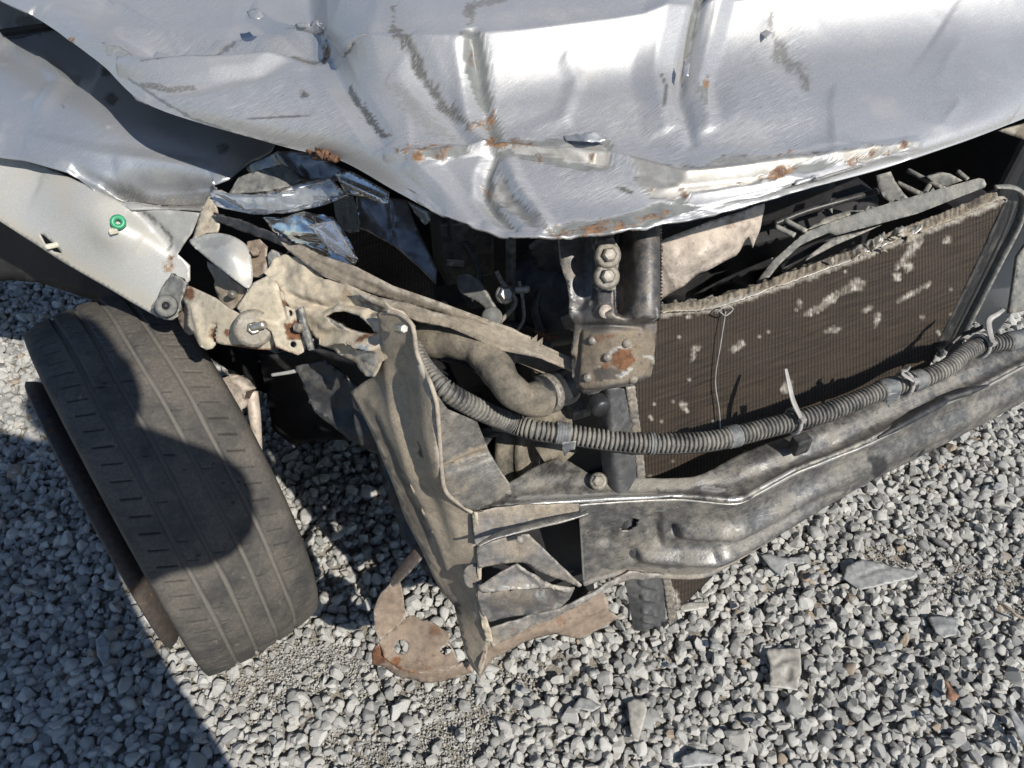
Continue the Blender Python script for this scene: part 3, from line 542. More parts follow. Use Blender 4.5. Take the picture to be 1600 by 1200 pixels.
# ---- fender: upper skin, folded lower arch
def fend_disp(P):
    g = lambda l, w_, a, k='gauss': ridge(P, l, w_, k)*a
    return g([(110, 262), (170, 292), (250, 310), (325, 312)], 12, -.022, 'tent')+g([(40, 215), (150, 245), (330, 272)], 20, .008, 'tent')+g([(-40, 40), (70, 92), (100, 130), (60, 180)], 18, .007, 'tent')+(fbm(P[:, 0]/120, P[:, 1]/80, 41, 2)-.4)*.014+g([(150, 300), (216, 288), (270, 290), (332, 288)], 17, -.030)+g([(180, 270), (260, 272), (330, 278)], 16, .006)+g([(0, 60), (60, 85), (150, 120)], 26, -.010)+g([(60, 160), (200, 215), (400, 250)], 40, .006)+g([(20, 80), (80, 110), (120, 118)], 14, .005)
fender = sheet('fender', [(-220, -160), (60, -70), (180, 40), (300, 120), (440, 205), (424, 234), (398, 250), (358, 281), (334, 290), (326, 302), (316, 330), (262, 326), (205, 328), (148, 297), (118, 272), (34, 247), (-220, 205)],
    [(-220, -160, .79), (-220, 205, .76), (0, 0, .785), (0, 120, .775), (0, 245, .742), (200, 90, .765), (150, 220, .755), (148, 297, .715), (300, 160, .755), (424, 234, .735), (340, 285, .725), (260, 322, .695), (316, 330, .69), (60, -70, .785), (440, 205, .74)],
    M['fpaint'], car, res=5, disp=fend_disp, thick=.002, paint=lambda P: dict(scuff=blob(P, [(0, 180), (200, 190), (400, 250), (330, 290), (150, 290)], 30, 50, 4, 40)*.35, dustm=mx(blob(P, [(148, 297), (216, 296), (330, 300), (320, 335), (205, 335)], 10, 20, 3, 14)*.5, spot(P, 172, 203, 3)*.4), dark=mx(blob(P, [(140, 282), (200, 278), (270, 284), (330, 290), (320, 326), (240, 322), (190, 312)], 10, 18, 4, 10)*.75, spot(P, 175, 157, 11), stroke(P, [(30, 28), (60, 45)], 9, 1.5, 12)*.8, spot(P, 350, 236, 9)*.9, spot(P, 165, 113, 7), spot(P, 101, 173, 4)), rust=spot(P, 165, 60, 9)))  # the dark blob along the lower fold paints in its shade and reflection
fender['label'] = 'dented silver front fender half shaded by the hood'
arch = sheet('wheel_arch', [(-220, 185), (-60, 215), (0, 232), (90, 268), (140, 292), (205, 324), (250, 326), (314, 333), (300, 365), (276, 396), (296, 415), (296, 438), (262, 470), (246, 496), (200, 470), (100, 410), (0, 346), (-220, 250)],
    [(-220, 185, .755), (-220, 250, .70), (0, 240, .722), (60, 262, .712), (0, 346, .655), (100, 350, .67), (100, 410, .615), (160, 322, .70), (205, 330, .69), (314, 333, .685), (276, 396, .64), (200, 400, .64), (200, 470, .575), (246, 496, .56), (296, 425, .615)], M['arch'], car, res=5,
    disp=lambda P: (fbm(P[:, 0]/90, P[:, 1]/60, 51, 2)-.4)*.008+ridge(P, [(206, 328), (240, 360), (276, 396)], 12, 'gauss')*-.008+ridge(P, [(60, 290), (150, 330), (220, 380)], 30, 'gauss')*.006+np.exp(-((P[:, 0]-180)**2+(P[:, 1]-365)**2)/34**2)*.010, thick=.002,
    holes=[[(62, 364), (70, 368), (88, 384), (98, 396), (84, 393), (70, 380)]], paint=lambda P: dict(dustm=blob(P, [(0, 330), (100, 390), (240, 470), (250, 500), (0, 370)], 10, 25, 3, 22)*.7, primer=blob(P, [(210, 329), (316, 332), (298, 365), (275, 396), (262, 360)], 8)*.7, rust=mx(spot(P, 262, 415, 9), spot(P, 268, 402, 5)), dark=stroke(P, [(262, 392), (268, 372), (245, 345), (225, 332)], 2, 1.4)))
p = at(186, 348, .690); nn = np.array([.1, -.75, .6])
clip = lathe('clip', [(.0035, .006), (.0075, .007), (.0095, .005), (.0095, .002), (.007, .0005), (.0035, .001)], p+nn*.002, nn+np.array([.3, 0, .2]), M['green'], arch, segs=24, closed=True)
box('clip_pin', at(179, 361, .682)+nn*.004, (.011, .007, .007), M['white'], arch, bevel=.0015); box('clip_tab', at(82, 384, .640)+nn*.001, (.016, .006, .006), M['white'], arch, bevel=.0015)
# ---- wheel
WC = np.array([-.57, .782, .321-.014]); yw, cm = .662, -.03; AX = np.array([math.cos(yw)*math.cos(cm), math.sin(yw)*math.cos(cm), math.sin(cm)]); R = .321
wheel = empty('wheel', (0, 0, 0)); wheel.parent = car
prof = [(.226, -.080), (.240, -.090), (.262, -.098), (.284, -.100), (.300, -.098), (.310, -.0945)]
hs = np.linspace(-.088, .088, 108)
def crown(h): return R-.0075*(abs(h)/.088)**3.2-.0015*(abs(h)/.088)**2
GR = (-.050, -.017, .018, .051)
prof += [(crown(h), h) for h in hs]+[(.310, .0945), (.300, .101), (.284, .106), (.262, .106), (.246, .101), (.236, .092)]
msk = {}
def tread(r, h, th):
    onT = (abs(h) < .0885) & (r > .309); gd = np.zeros_like(r)
    for k, g in enumerate(GR): gd = np.maximum(gd, np.clip((.0036-abs(h-g-.0006*np.sin(th*9+k)))/.0012, 0, 1))
    c = th*R; jit = lambda s: (vn(np.floor(c/s)*1.0, np.floor(c/s)*0+3, 2)-.5)*.004
    sh = (abs(h) > .056); per = np.where(sh, .026, .030); ph = c+np.where(h < 0, 1, -1)*abs(h)*.45+np.where(sh, .004*np.sign(h), .007*np.floor(h/.034))
    d = abs(((ph/per) % 1)-.5)*per; wd = np.where(sh, .0012, .0008)*(.4+1.0*vn(np.floor(ph/per)*1.7, np.sign(h)*3, 6))
    ok = np.where(sh, (abs(h) < .083) & (abs(h) > .059), (vn(np.floor(h/.034)+9, np.floor(ph/per), 5) > .5) & ((((h+.017)/.034) % 1) < .62))
    sp = np.clip((wd-d)/.0006+.4, 0, 1)*ok*(1-gd)
    msk['g'] = gd*onT; msk['s'] = sp*onT
    wear = (vn(th*14, h*60, 8)-.5)*.0012+(vn(th*60, h*160, 9)-.5)*.0008
    sidebulge = .002*np.sin(th*3)
    return r-onT*(gd*.0058+sp*.003)+wear, h
tyre = lathe('tyre', prof, WC, AX, M['tyre'], wheel, segs=1300, fn=tread)
for nm, kk in (('groove', 'g'), ('sipe', 's')):
    a = tyre.data.attributes.new(nm, 'FLOAT', 'POINT'); a.data.foreach_set('value', msk[kk].astype(np.float32).ravel())
tyre['label'] = 'worn dusty tyre turned outwards'
lathe('rim', [(.205, -.085), (.228, -.102), (.237, -.112), (.242, -.124), (.238, -.127), (.226, -.119), (.214, -.104), (.19, -.06), (.18, .02), (.19, .075), (.225, .09), (.232, .095), (.222, .098), (.18, .085), (.165, .02), (.17, -.05), (.13, -.07), (.06, -.075), (0.0, -.08)], WC, AX, M['rim'], wheel, segs=96)
rimo = [o for o in wheel.children if o.name.startswith('rim')][0]
lathe('hub_cap', [(0, -.098), (.026, -.098), (.03, -.09), (.032, -.07)], WC, AX, M['rim'], rimo, segs=32)
_u = np.cross([0, 0, 1.], AX); _u /= np.linalg.norm(_u); _v = np.cross(AX, _u)
for k in range(5): t_ = k*1.2566; bolt('lug_bolt', WC-AX*.074+.055*(math.cos(t_)*_u+math.sin(t_)*_v), -AX, .010, .016, M['rim'], rimo)
for k in range(10): t_ = k*.6283+.3; lathe('vent_slot', [(0, .002), (.013, .0015), (.016, -.002), (0, -.002)], WC-AX*.0715+.125*(math.cos(t_)*_u+math.sin(t_)*_v), -AX, M['engine'], rimo, segs=18)
lathe('brake_disc', [(0, .09), (.07, .09), (.075, .06), (.13, .06), (.13, .045), (0, .045)], WC, AX, M['rusty'], wheel, segs=64)
def facing(p): d = EYE-np.asarray(p); return d/np.linalg.norm(d)
AVG = np.array([.15, -.72, .68])
# ---- headlight remains
hl = sheet('headlight', [(384, 262), (405, 250), (435, 235), (480, 238), (542, 266), (560, 285), (500, 282), (470, 284), (392, 274)], [(384, 262, .735), (435, 235, .775), (542, 266, .765), (470, 284, .745)], M['smoke'], car, res=5, noise=(.004, 22), thick=.002, disp=lambda P: ridge(P, [(434, 236), (452, 262), (472, 282)], 8, 'tent')*.006)
hl['label'] = 'shattered headlight with chrome reflectors'
sheet('reflector', [(327, 297), (345, 296), (360, 304), (420, 299), (515, 276), (542, 305), (500, 321), (470, 329), (440, 335), (387, 333), (335, 321)], [(327, 297, .725), (335, 321, .715), (420, 299, .748), (440, 335, .722), (515, 276, .765), (542, 305, .748), (430, 318, .742)], M['chrome2'], hl, res=4, disp=lambda P: ridge(P, [(340, 318), (440, 326), (540, 304)], 10, 'gauss')*-.006+ridge(P, [(430, 305), (470, 312), (478, 328)], 9, 'tent')*.004+(fbm(P[:, 0]/22, P[:, 1]/12, 61)-.45)*.008, thick=.0018)
sheet('reflector', [(410, 338), (440, 340), (475, 331), (520, 338), (536, 360), (548, 380), (561, 405), (550, 417), (495, 398), (460, 381), (432, 366)], [(410, 338, .70), (475, 331, .735), (520, 338, .738), (561, 405, .70), (495, 398, .688), (480, 360, .725)], M['chrome'], hl, res=4, disp=lambda P: ridge(P, [(474, 340), (515, 370), (560, 406)], 7, 'tent')*.007+ridge(P, [(455, 372), (510, 385), (552, 414)], 7, 'tent')*-.004+(fbm(P[:, 0]/26, P[:, 1]/18, 62)-.45)*.007, thick=.0018)
sheet('lens', [(357, 303), (372, 277), (405, 266), (440, 256), (458, 264), (472, 281), (450, 291), (422, 298)], [(357, 303, .738), (372, 277, .757), (440, 256, .775), (472, 281, .76), (422, 298, .752)], M['greypl'], hl, res=4, noise=(.004, 12), thick=.003)
sheet('lens', [(330, 300), (420, 306), (516, 280), (541, 303), (498, 318), (438, 331), (385, 329)], [(330, 300, .738), (385, 329, .733), (420, 306, .762), (516, 280, .777), (541, 303, .762), (438, 331, .742)], M['lens'], hl, res=7, thick=.0025)
sheet('lens', [(478, 352), (520, 345), (545, 385), (556, 404), (520, 395)], [(478, 352, .745), (520, 345, .752), (556, 404, .716), (520, 395, .716)], M['lens'], hl, res=7, thick=.0025)
sheet('bezel', [(334, 333), (352, 338), (375, 343), (420, 362), (456, 380), (448, 388), (420, 376), (380, 362), (338, 346)], [(334, 333, .715), (456, 380, .70), (380, 362, .698), (338, 346, .705)], M['blackpl'], hl, res=4, noise=(.003, 10), thick=.004)
sheet('bezel', [(520, 308), (535, 304), (552, 306), (560, 335), (561, 362), (546, 364), (535, 358), (524, 338)], [(520, 308, .735), (552, 306, .73), (561, 362, .69), (535, 358, .69)], M['greypl'], hl, res=4, noise=(.002, 12), thick=.003, disp=lambda P: ridge(P, [(538, 304), (550, 362)], 8, 'gauss')*.006)
sheet('bezel', [(524, 272), (546, 267), (575, 282), (608, 300), (606, 318), (598, 319), (570, 308), (540, 303)], [(524, 272, .765), (546, 267, .772), (608, 300, .752), (598, 319, .738), (540, 303, .742)], M['chrome2'], hl, res=4, disp=lambda P: ridge(P, [(530, 280), (600, 312)], 5, 'tent')*.006, thick=.002)
sheet('reflector', [(534, 358), (570, 356), (600, 372), (632, 395), (655, 418), (678, 442), (680, 490), (612, 462), (556, 430)], [(534, 358, .665), (570, 356, .67), (678, 442, .625), (680, 490, .59), (556, 430, .61), (612, 420, .605)], M['core'], hl, res=5, thick=.002)
sheet('reflector', [(556, 306), (600, 308), (634, 312), (646, 345), (664, 382), (682, 420), (680, 444), (652, 416), (615, 384), (570, 360), (560, 358)], [(556, 306, .72), (634, 312, .715), (682, 420, .655), (680, 444, .64), (570, 360, .675), (615, 350, .69)], M['smoke'], hl, res=4, disp=lambda P: ridge(P, [(608, 310), (612, 380)], 5, 'tent')*-.004+(fbm(P[:, 0]/30, P[:, 1]/30, 66)-.45)*.006, thick=.003)
sheet('bezel', [(636, 314), (668, 330), (672, 345), (664, 352), (650, 336)], [(636, 314, .735), (668, 330, .735), (664, 352, .715)], M['smoke'], hl, res=4, thick=.002)
# ---- headlight and bumper brackets
bk = sheet('mounting_bracket', [(294, 446), (314, 455), (335, 465), (352, 478), (371, 489), (400, 502), (423, 517), (430, 535), (426, 547), (400, 546), (372, 542), (345, 538), (335, 534), (331, 545), (322, 547), (312, 540), (303, 522), (292, 508), (293, 482), (285, 466)],
    [(294, 446, .645), (335, 465, .655), (423, 517, .63), (426, 547, .605), (372, 542, .60), (322, 547, .585), (303, 522, .60), (370, 512, .632), (292, 480, .625)], M['beige2'], car, res=3.5, disp=lambda P: ridge(P, [(334, 505), (331, 525), (333, 545)], 6, 'tent')*-.008+ridge(P, [(300, 470), (310, 505), (318, 540)], 6, 'gauss')*.004, thick=.003, paint=lambda P: dict(rust=mx(spot(P, 293, 458, 11), stroke(P, [(330, 512), (329, 525), (336, 534)], 3, 1.2), stroke(P, [(345, 540), (426, 547), (431, 536)], 3, 1.2), spot(P, 354, 520, 5))))
bp = at(397, 513, .642)+AVG*.004
bolt('bolt', bp, AVG+np.array([.25, 0, 0]), .0078, .012, M['zinc'], bk, washer=.0225, wmat=M['bolt']); tube('stud', [bp+AVG*.010, bp+AVG*.014+np.array([.016, .002, .004])], .0045, M['zinc'], bk, smooth_n=4)
up = sheet('mounting_bracket', [(369, 480), (382, 462), (395, 442), (417, 431), (432, 442), (438, 460), (444, 476), (452, 480), (466, 486), (470, 500), (474, 520), (476, 533), (474, 550), (466, 555), (448, 549), (431, 542), (424, 518), (400, 504), (378, 491)], [(369, 480, .655), (417, 431, .685), (444, 476, .668), (476, 533, .635), (466, 555, .62), (431, 542, .628), (400, 504, .648)], M['beige2'], car, res=3, thick=.003,
    holes=[[(458+5*math.cos(a), 538+5*math.sin(a)) for a in np.linspace(0, 6.28, 12, endpoint=False)], [(460+5*math.cos(a), 514+4.5*math.sin(a)) for a in np.linspace(0, 6.28, 12, endpoint=False)], [(453+4*math.cos(a), 489+5*math.sin(a)) for a in np.linspace(0, 6.28, 12, endpoint=False)]],
    disp=lambda P: ridge(P, [(376, 486), (400, 496), (436, 508)], 7, 'gauss')*.006+ridge(P, [(432, 445), (436, 470), (446, 500)], 6, 'tent')*-.006, paint=lambda P: dict(rust=mx(blob(P, [(446, 505), (465, 498), (474, 515), (472, 533), (452, 532), (444, 520)], 6, 8), spot(P, 446, 473, 6), stroke(P, [(432, 543), (450, 550), (470, 554)], 2.5, 1.2))))
flap = sheet('bent_flap', [(296, 378), (308, 371), (320, 366), (342, 364), (366, 370), (386, 384), (393, 405), (395, 435), (388, 450), (372, 441), (348, 423), (324, 404)], [(296, 378, .68), (342, 364, .70), (386, 384, .695), (395, 435, .665), (388, 450, .66), (324, 404, .67), (355, 400, .695)], M['arch'], car, res=3.5, smooth_out=True, thick=.002, paint=lambda P: dict(dustm=spot(P, 380, 400, 9)*.5, primer=blob(P, [(296, 378), (342, 366), (366, 372), (340, 390)], 10, 15)*.5))
sheet('bent_flap', [(312, 331), (326, 305), (338, 318), (342, 350), (338, 362), (322, 364), (304, 374), (298, 377), (306, 355)], [(312, 331, .70), (338, 318, .715), (342, 350, .70), (300, 377, .672)], M['beige2'], car, res=4, noise=(.003, 12), thick=.002)
cl = sheet('rubber_mount', [(249, 457), (258, 440), (268, 427), (280, 433), (292, 442), (288, 453), (282, 475), (277, 495), (266, 500), (256, 499), (240, 490), (236, 480)], [(249, 457, .61), (268, 427, .632), (292, 442, .628), (277, 495, .588), (240, 490, .585)], M['greypl'], car, res=3.5, noise=(.003, 9), thick=.006)
p = at(260, 478, .606); lathe('ring', [(.005, .004), (.009, .0055), (.0135, .004), (.0145, 0), (.005, 0)], p, AVG, M['greypl'], cl, segs=28, closed=True); lathe('pin', [(0, .006), (.004, .005), (.004, -.004)], p, AVG, M['blackpl'], cl, segs=16)
rb = sheet('rusty_bracket', [(386, 377), (406, 374), (418, 385), (416, 405), (418, 420), (408, 433), (394, 433), (388, 405)], [(386, 377, .69), (418, 385, .69), (408, 433, .665), (394, 433, .66)], M['rusty'], car, res=4, noise=(.003, 9), thick=.002)
bolt('bolt', at(399, 393, .692), AVG, .006, .005, M['rusty'], rb)
sheet('rubber_block', [(418, 398), (424, 390), (440, 396), (438, 414), (430, 424), (420, 422)], [(418, 398, .692), (440, 396, .692), (430, 424, .672)], M['greypl'], car, res=4, thick=.012)
sheet('rusty_bracket', [(284, 466), (292, 449), (300, 455), (298, 480), (303, 520), (295, 524), (278, 502)], [(284, 466, .605), (300, 455, .63), (303, 520, .575), (278, 502, .57)], M['rusty'], car, res=3.5, noise=(.004, 9), thick=.002)
gl = at(472, 512, .652)
gc = sheet('grey_clip', [(465, 482), (470, 479), (476, 505), (482, 525), (487, 546), (482, 548), (474, 528), (468, 505)], [(465, 482, .675), (476, 505, .662), (487, 546, .64), (468, 505, .66)], M['greypl'], car, res=3, thick=.006)
bolt('bolt', gl, AVG+np.array([-.5, 0, 0]), .006, .012, M['bolt'], gc)
dk = sheet('inner_bracket', [(322, 408), (345, 420), (372, 443), (386, 452), (378, 470), (356, 486), (340, 470), (334, 440)], [(322, 408, .62), (386, 452, .635), (356, 486, .60), (340, 440, .61)], M['panel'], car, res=4, noise=(.004, 14), thick=.003); lathe('pin', [(0, .010), (.005, .008), (.005, -.004)], at(364, 460, .628), AVG, M['zinc'], dk, segs=14)
# crumpled beige apron behind the brackets
ap = sheet('apron_panel', [(410, 425), (430, 402), (445, 398), (470, 404), (490, 420), (505, 436), (530, 438), (560, 452), (600, 470), (628, 488), (648, 512), (640, 530), (612, 556), (596, 566), (584, 589), (570, 588), (552, 568), (530, 556), (505, 540), (486, 520), (470, 505), (452, 486), (440, 455)],
    [(410, 425, .688), (445, 398, .705), (505, 436, .70), (560, 452, .712), (628, 488, .72), (640, 530, .685), (584, 589, .61), (530, 556, .605), (470, 505, .645), (530, 500, .675), (580, 520, .68)], M['beige'], car, res=3.5, ragged=1.2, thick=.0025,
    holes=[[(508, 494), (516, 488), (535, 486), (556, 494), (572, 508), (584, 524), (565, 523), (545, 518), (525, 507)]],
    disp=lambda P: (fbm(P[:, 0]/34, P[:, 1]/30, 71)-.45)*.020+ridge(P, [(440, 455), (470, 470), (500, 480), (520, 470), (600, 480)], 9, 'tent')*-.010+ridge(P, [(500, 535), (540, 530), (590, 545)], 9, 'tent')*.012+ridge(P, [(570, 480), (600, 500), (600, 540)], 10, 'tent')*-.012,
    paint=lambda P: dict(bare=mx(blob(P, [(548, 540), (582, 536), (590, 560), (582, 590), (560, 575)], 8, 9), spot(P, 520, 480, 7)*.8)*(fbm(P[:, 0]/6, P[:, 1]/5, 4) > .42), rust=mx(stroke(P, [(432, 440), (438, 470), (446, 480)], 4, 1.2), stroke(P, [(560, 530), (590, 520)], 3, 1.2), spot(P, 540, 458, 7)*.5), dark=mx(stroke(P, [(560, 470), (590, 475), (575, 490)], 6, 1.4)*.7, spot(P, 572, 560, 6)*.5)))
sheet('ribbed_insert', [(506, 490), (540, 484), (575, 505), (590, 528), (560, 528), (520, 508)], [(506, 490, .645), (575, 505, .65), (590, 528, .632), (520, 508, .632)], M['core'], ap, res=5, thick=.003)
tube('torn_lip', [at(511, 496, .668), at(535, 511, .662), at(560, 520, .662), at(583, 523, .668)], [.0016, .0022, .002, .0012], M['zinc'], ap, segs=8)
# flat rails of the upper support
ra = sheet('upper_rail', [(436, 376), (450, 384), (470, 382), (500, 398), (555, 416), (615, 446), (690, 472), (760, 498), (800, 512), (836, 532), (820, 536), (750, 512), (690, 490), (612, 468), (560, 452), (505, 432), (470, 408)], [(436, 376, .722), (470, 382, .728), (470, 408, .712), (615, 446, .722), (612, 468, .706), (760, 498, .70), (836, 532, .675), (690, 490, .702)], M['rail'], car, res=5, disp=lambda P: ridge(P, [(440, 385), (560, 434), (700, 482), (820, 530)], 8, 'gauss')*.004+ridge(P, [(470, 398), (530, 424), (600, 455)], 4, 'tent')*-.005+(fbm(P[:, 0]/60, P[:, 1]/40, 73)-.45)*.002, thick=.010)
ra2 = sheet('upper_rail', [(552, 454), (580, 462), (640, 474), (675, 486), (750, 503), (790, 516), (832, 531), (900, 563), (900, 584), (845, 560), (775, 546), (740, 528), (700, 511), (650, 500), (582, 474)], [(552, 454, .722), (675, 482, .72), (832, 529, .69), (900, 563, .665), (900, 584, .65), (775, 546, .685), (650, 500, .712)], M['rail'], car, res=5, disp=lambda P: ridge(P, [(560, 462), (700, 500), (800, 540), (900, 580)], 5, 'gauss')*.003+(fbm(P[:, 0]/70, P[:, 1]/40, 74)-.45)*.002, thick=.012)
sheet('upper_rail', [(800, 548), (850, 560), (900, 586), (900, 604), (850, 584), (800, 562)], [(800, 548, .645), (900, 586, .62), (900, 604, .61)], M['rail'], car, res=6, thick=.006)
# ---- folded side support panel and its plate
ss = sheet('side_panel', [(588, 490), (606, 486), (626, 492), (640, 503), (646, 518), (650, 550), (660, 575), (672, 600), (681, 628), (684, 660), (686, 690), (690, 745), (697, 770), (716, 786), (736, 800), (742, 850), (746, 900), (746, 950), (752, 980), (762, 1002), (758, 1030), (749, 1056), (736, 1040), (726, 1016), (718, 975), (712, 945), (690, 925), (664, 872), (632, 808), (610, 745), (588, 690), (566, 645), (548, 612), (566, 598), (580, 590), (596, 566), (598, 530)],
    [(606, 486, .735), (640, 503, .735), (650, 550, .70), (672, 600, .685), (684, 660, .64), (690, 745, .55), (736, 800, .46), (746, 900, .335), (746, 950, .27), (762, 1002, .20), (749, 1056, .13), (726, 1016, .14), (712, 945, .19), (664, 872, .275), (632, 808, .335), (610, 745, .44), (566, 645, .52), (580, 590, .575), (640, 640, .61), (665, 740, .53), (700, 850, .38), (598, 530, .68)], M['panel'], car, res=5,
    disp=lambda P: ridge(P, [(632, 540), (625, 600), (632, 660), (650, 720), (668, 780), (700, 860)], 15, 'gauss')*-.007+ridge(P, [(655, 570), (668, 640), (672, 700), (680, 750)], 18, 'gauss')*.004+ridge(P, [(600, 560), (612, 640), (640, 740), (690, 860), (728, 1000)], 10, 'tent')*.004+ridge(P, [(580, 640), (620, 730), (660, 820), (712, 930)], 8, 'tent')*-.006+(fbm(P[:, 0]/60, P[:, 1]/60, 75)-.45)*.005, thick=.0025,
    paint=lambda P: dict(dark=mx(stroke(P, [(648, 690), (655, 715), (648, 712)], 3, 1)*.9, blob(P, [(708, 935), (718, 938), (722, 960), (714, 956)], 3), stroke(P, [(570, 625), (600, 690), (640, 790), (670, 850)], 6, .9, 22)*.6), dustm=stroke(P, [(652, 560), (672, 610), (682, 650), (686, 740)], 4, .6)*.8, bare=stroke(P, [(650, 550), (672, 600), (684, 660), (688, 745), (697, 770)], 1.6, .8)*.5), lift=.02)
tube('panel_hem', [at(x, y, z+.001) for x, y, z in ((606, 486, .735), (626, 492, .737), (641, 504, .735), (647, 520, .725), (651, 550, .702), (661, 575, .685), (673, 600, .687), (682, 630, .667), (685, 660, .643), (687, 690, .612), (691, 745, .552), (698, 770, .52), (716, 786, .485), (737, 800, .462))], .0026, M['panel'], ss, segs=8, smooth_n=6)
bolt('bolt', at(624, 513, .738), np.array([.5, -.6, .5]), .0055, .012, M['zinc'], ss)
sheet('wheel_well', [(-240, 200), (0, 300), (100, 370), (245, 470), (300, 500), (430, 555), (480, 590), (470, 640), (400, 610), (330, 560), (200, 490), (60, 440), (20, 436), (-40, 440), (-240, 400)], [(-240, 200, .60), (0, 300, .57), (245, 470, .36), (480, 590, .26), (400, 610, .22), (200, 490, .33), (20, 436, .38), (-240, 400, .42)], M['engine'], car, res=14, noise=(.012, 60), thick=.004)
sheet('inner_wall', [(405, 560), (500, 545), (600, 560), (625, 640), (615, 715), (590, 705), (545, 690), (500, 686), (455, 694), (425, 670)], [(405, 560, .36), (600, 560, .38), (425, 670, .14), (615, 715, .16), (520, 640, .22)], M['engine'], car, res=12, noise=(.010, 50), thick=.004)  # black sheet added to hide sunlit ground and keep the sun out
lin = sheet('wheel_liner', [(462, 572), (510, 562), (556, 600), (590, 680), (614, 745), (636, 806), (668, 868), (690, 922), (660, 890), (628, 838), (606, 770), (588, 712), (545, 684), (492, 645)], [(455, 588, .47), (556, 600, .46), (614, 745, .31), (690, 922, .175), (600, 780, .27), (500, 640, .42)], M['blackpl'], car, res=6, noise=(.010, 40), thick=.004, lift=.02)
pt = sheet('side_plate', [(672, 602), (700, 640), (745, 658), (756, 686), (764, 704), (780, 732), (796, 756), (800, 772), (770, 786), (738, 800), (716, 787), (697, 770), (690, 745), (686, 690), (683, 640)], [(672, 602, .68), (700, 640, .635), (745, 658, .60), (690, 735, .555), (765, 704, .545), (796, 756, .50), (738, 800, .464), (697, 770, .515)], M['plate'], car, res=5, disp=lambda P: ridge(P, [(690, 738), (728, 722), (768, 706)], 6, 'gauss')*-.010+(fbm(P[:, 0]/50, P[:, 1]/40, 76)-.45)*.006, thick=.003, paint=lambda P: dict(dustm=stroke(P, [(690, 728), (730, 714), (764, 700)], 9, .8)*.8))
# ---- bumper beam
TOPF = [(738, 803), (777, 790), (802, 791), (860, 786), (927, 782), (1000, 778), (1065, 776), (1150, 783), (1190, 764), (1242, 735), (1300, 712), (1364, 685), (1478, 625), (1532, 603), (1600, 567), (1760, 490), (1950, 400)]
BACK = [(745, 775), (796, 753), (843, 726), (877, 717), (902, 728), (924, 741), (959, 744), (1005, 747), (1052, 747), (1099, 741), (1161, 707), (1242, 678), (1330, 645), (1430, 598), (1500, 566), (1600, 520), (1950, 362)]
bm_ = loft('bumper_beam', [[(x, y, .462) for x, y in BACK], [(x, y+4, .455) for x, y in TOPF]], M['beam'], car, 420, 16, lin=True, thick=.003,
    disp=lambda P: ridge(P, TOPF, 5, 'gauss')*.006+ridge(P, [(790, 770), (880, 752), (960, 762), (1060, 765), (1150, 755), (1300, 695), (1500, 600), (1700, 505)], 9, 'gauss')*-.004+(fbm(P[:, 0]/50, P[:, 1]/25, 81)-.45)*.006+ridge(P, [(1150, 735), (1300, 672), (1480, 590), (1700, 490)], 16, 'gauss')*.006,
    paint=lambda P: dict(bare=mx(stroke(P, [(795, 790), (860, 787), (905, 786), (960, 779), (1062, 775)], 4.6, .9, 8), stroke(P, [(810, 778), (900, 776), (960, 773), (1040, 773)], 3, 1, 8)*.8, stroke(P, [(1098, 762), (1132, 766)], 3, .9), stroke(P, [(1185, 765), (1240, 737)], 2.4, .8), stroke(P, [(1140, 784), (1158, 785)], 5, .7)), dustm=blob(P, [(900, 735), (960, 742), (1060, 744), (1100, 740), (1070, 765), (930, 770)], 10, 20, 3, 12)*.6, dark=mx(stroke(P, [(848, 733), (900, 738)], 9, 1.5, 7)*.6, stroke(P, [(1170, 715), (1242, 690)], 10, 1, 14)*.3)))
bm_['label'] = 'bent dark steel bumper beam with scraped upper edge'
FTOP = [(904, 790), (935, 787), (1000, 783), (1065, 781), (1150, 788), (1190, 769), (1242, 741), (1300, 718), (1364, 691), (1478, 631), (1532, 609), (1600, 573), (1760, 497), (1950, 407)]
FBOT = [(911, 911), (945, 900), (984, 893), (1037, 899), (1099, 898), (1140, 878), (1200, 842), (1265, 798), (1347, 744), (1450, 692), (1499, 671), (1600, 620), (1760, 548), (1950, 455)]
zb = [.285, .295, .30, .292, .29, .295, .30, .315, .335, .345, .35, .36, .36, .36]
mid = [[((a[0]*(1-f)+b[0]*f), (a[1]*(1-f)+b[1]*f), .452*(1-f)+z*f) for a, b, z in zip(FTOP, FBOT, zb)] for f in (0, .34, .67, 1)]
R1 = [(1058, 830), (1100, 829), (1145, 826), (1172, 812), (1240, 773), (1340, 722), (1478, 657), (1600, 595), (1800, 500)]; R2 = [(995, 868), (1060, 870), (1115, 869), (1150, 852), (1240, 797), (1340, 738), (1478, 672), (1600, 610), (1800, 515)]
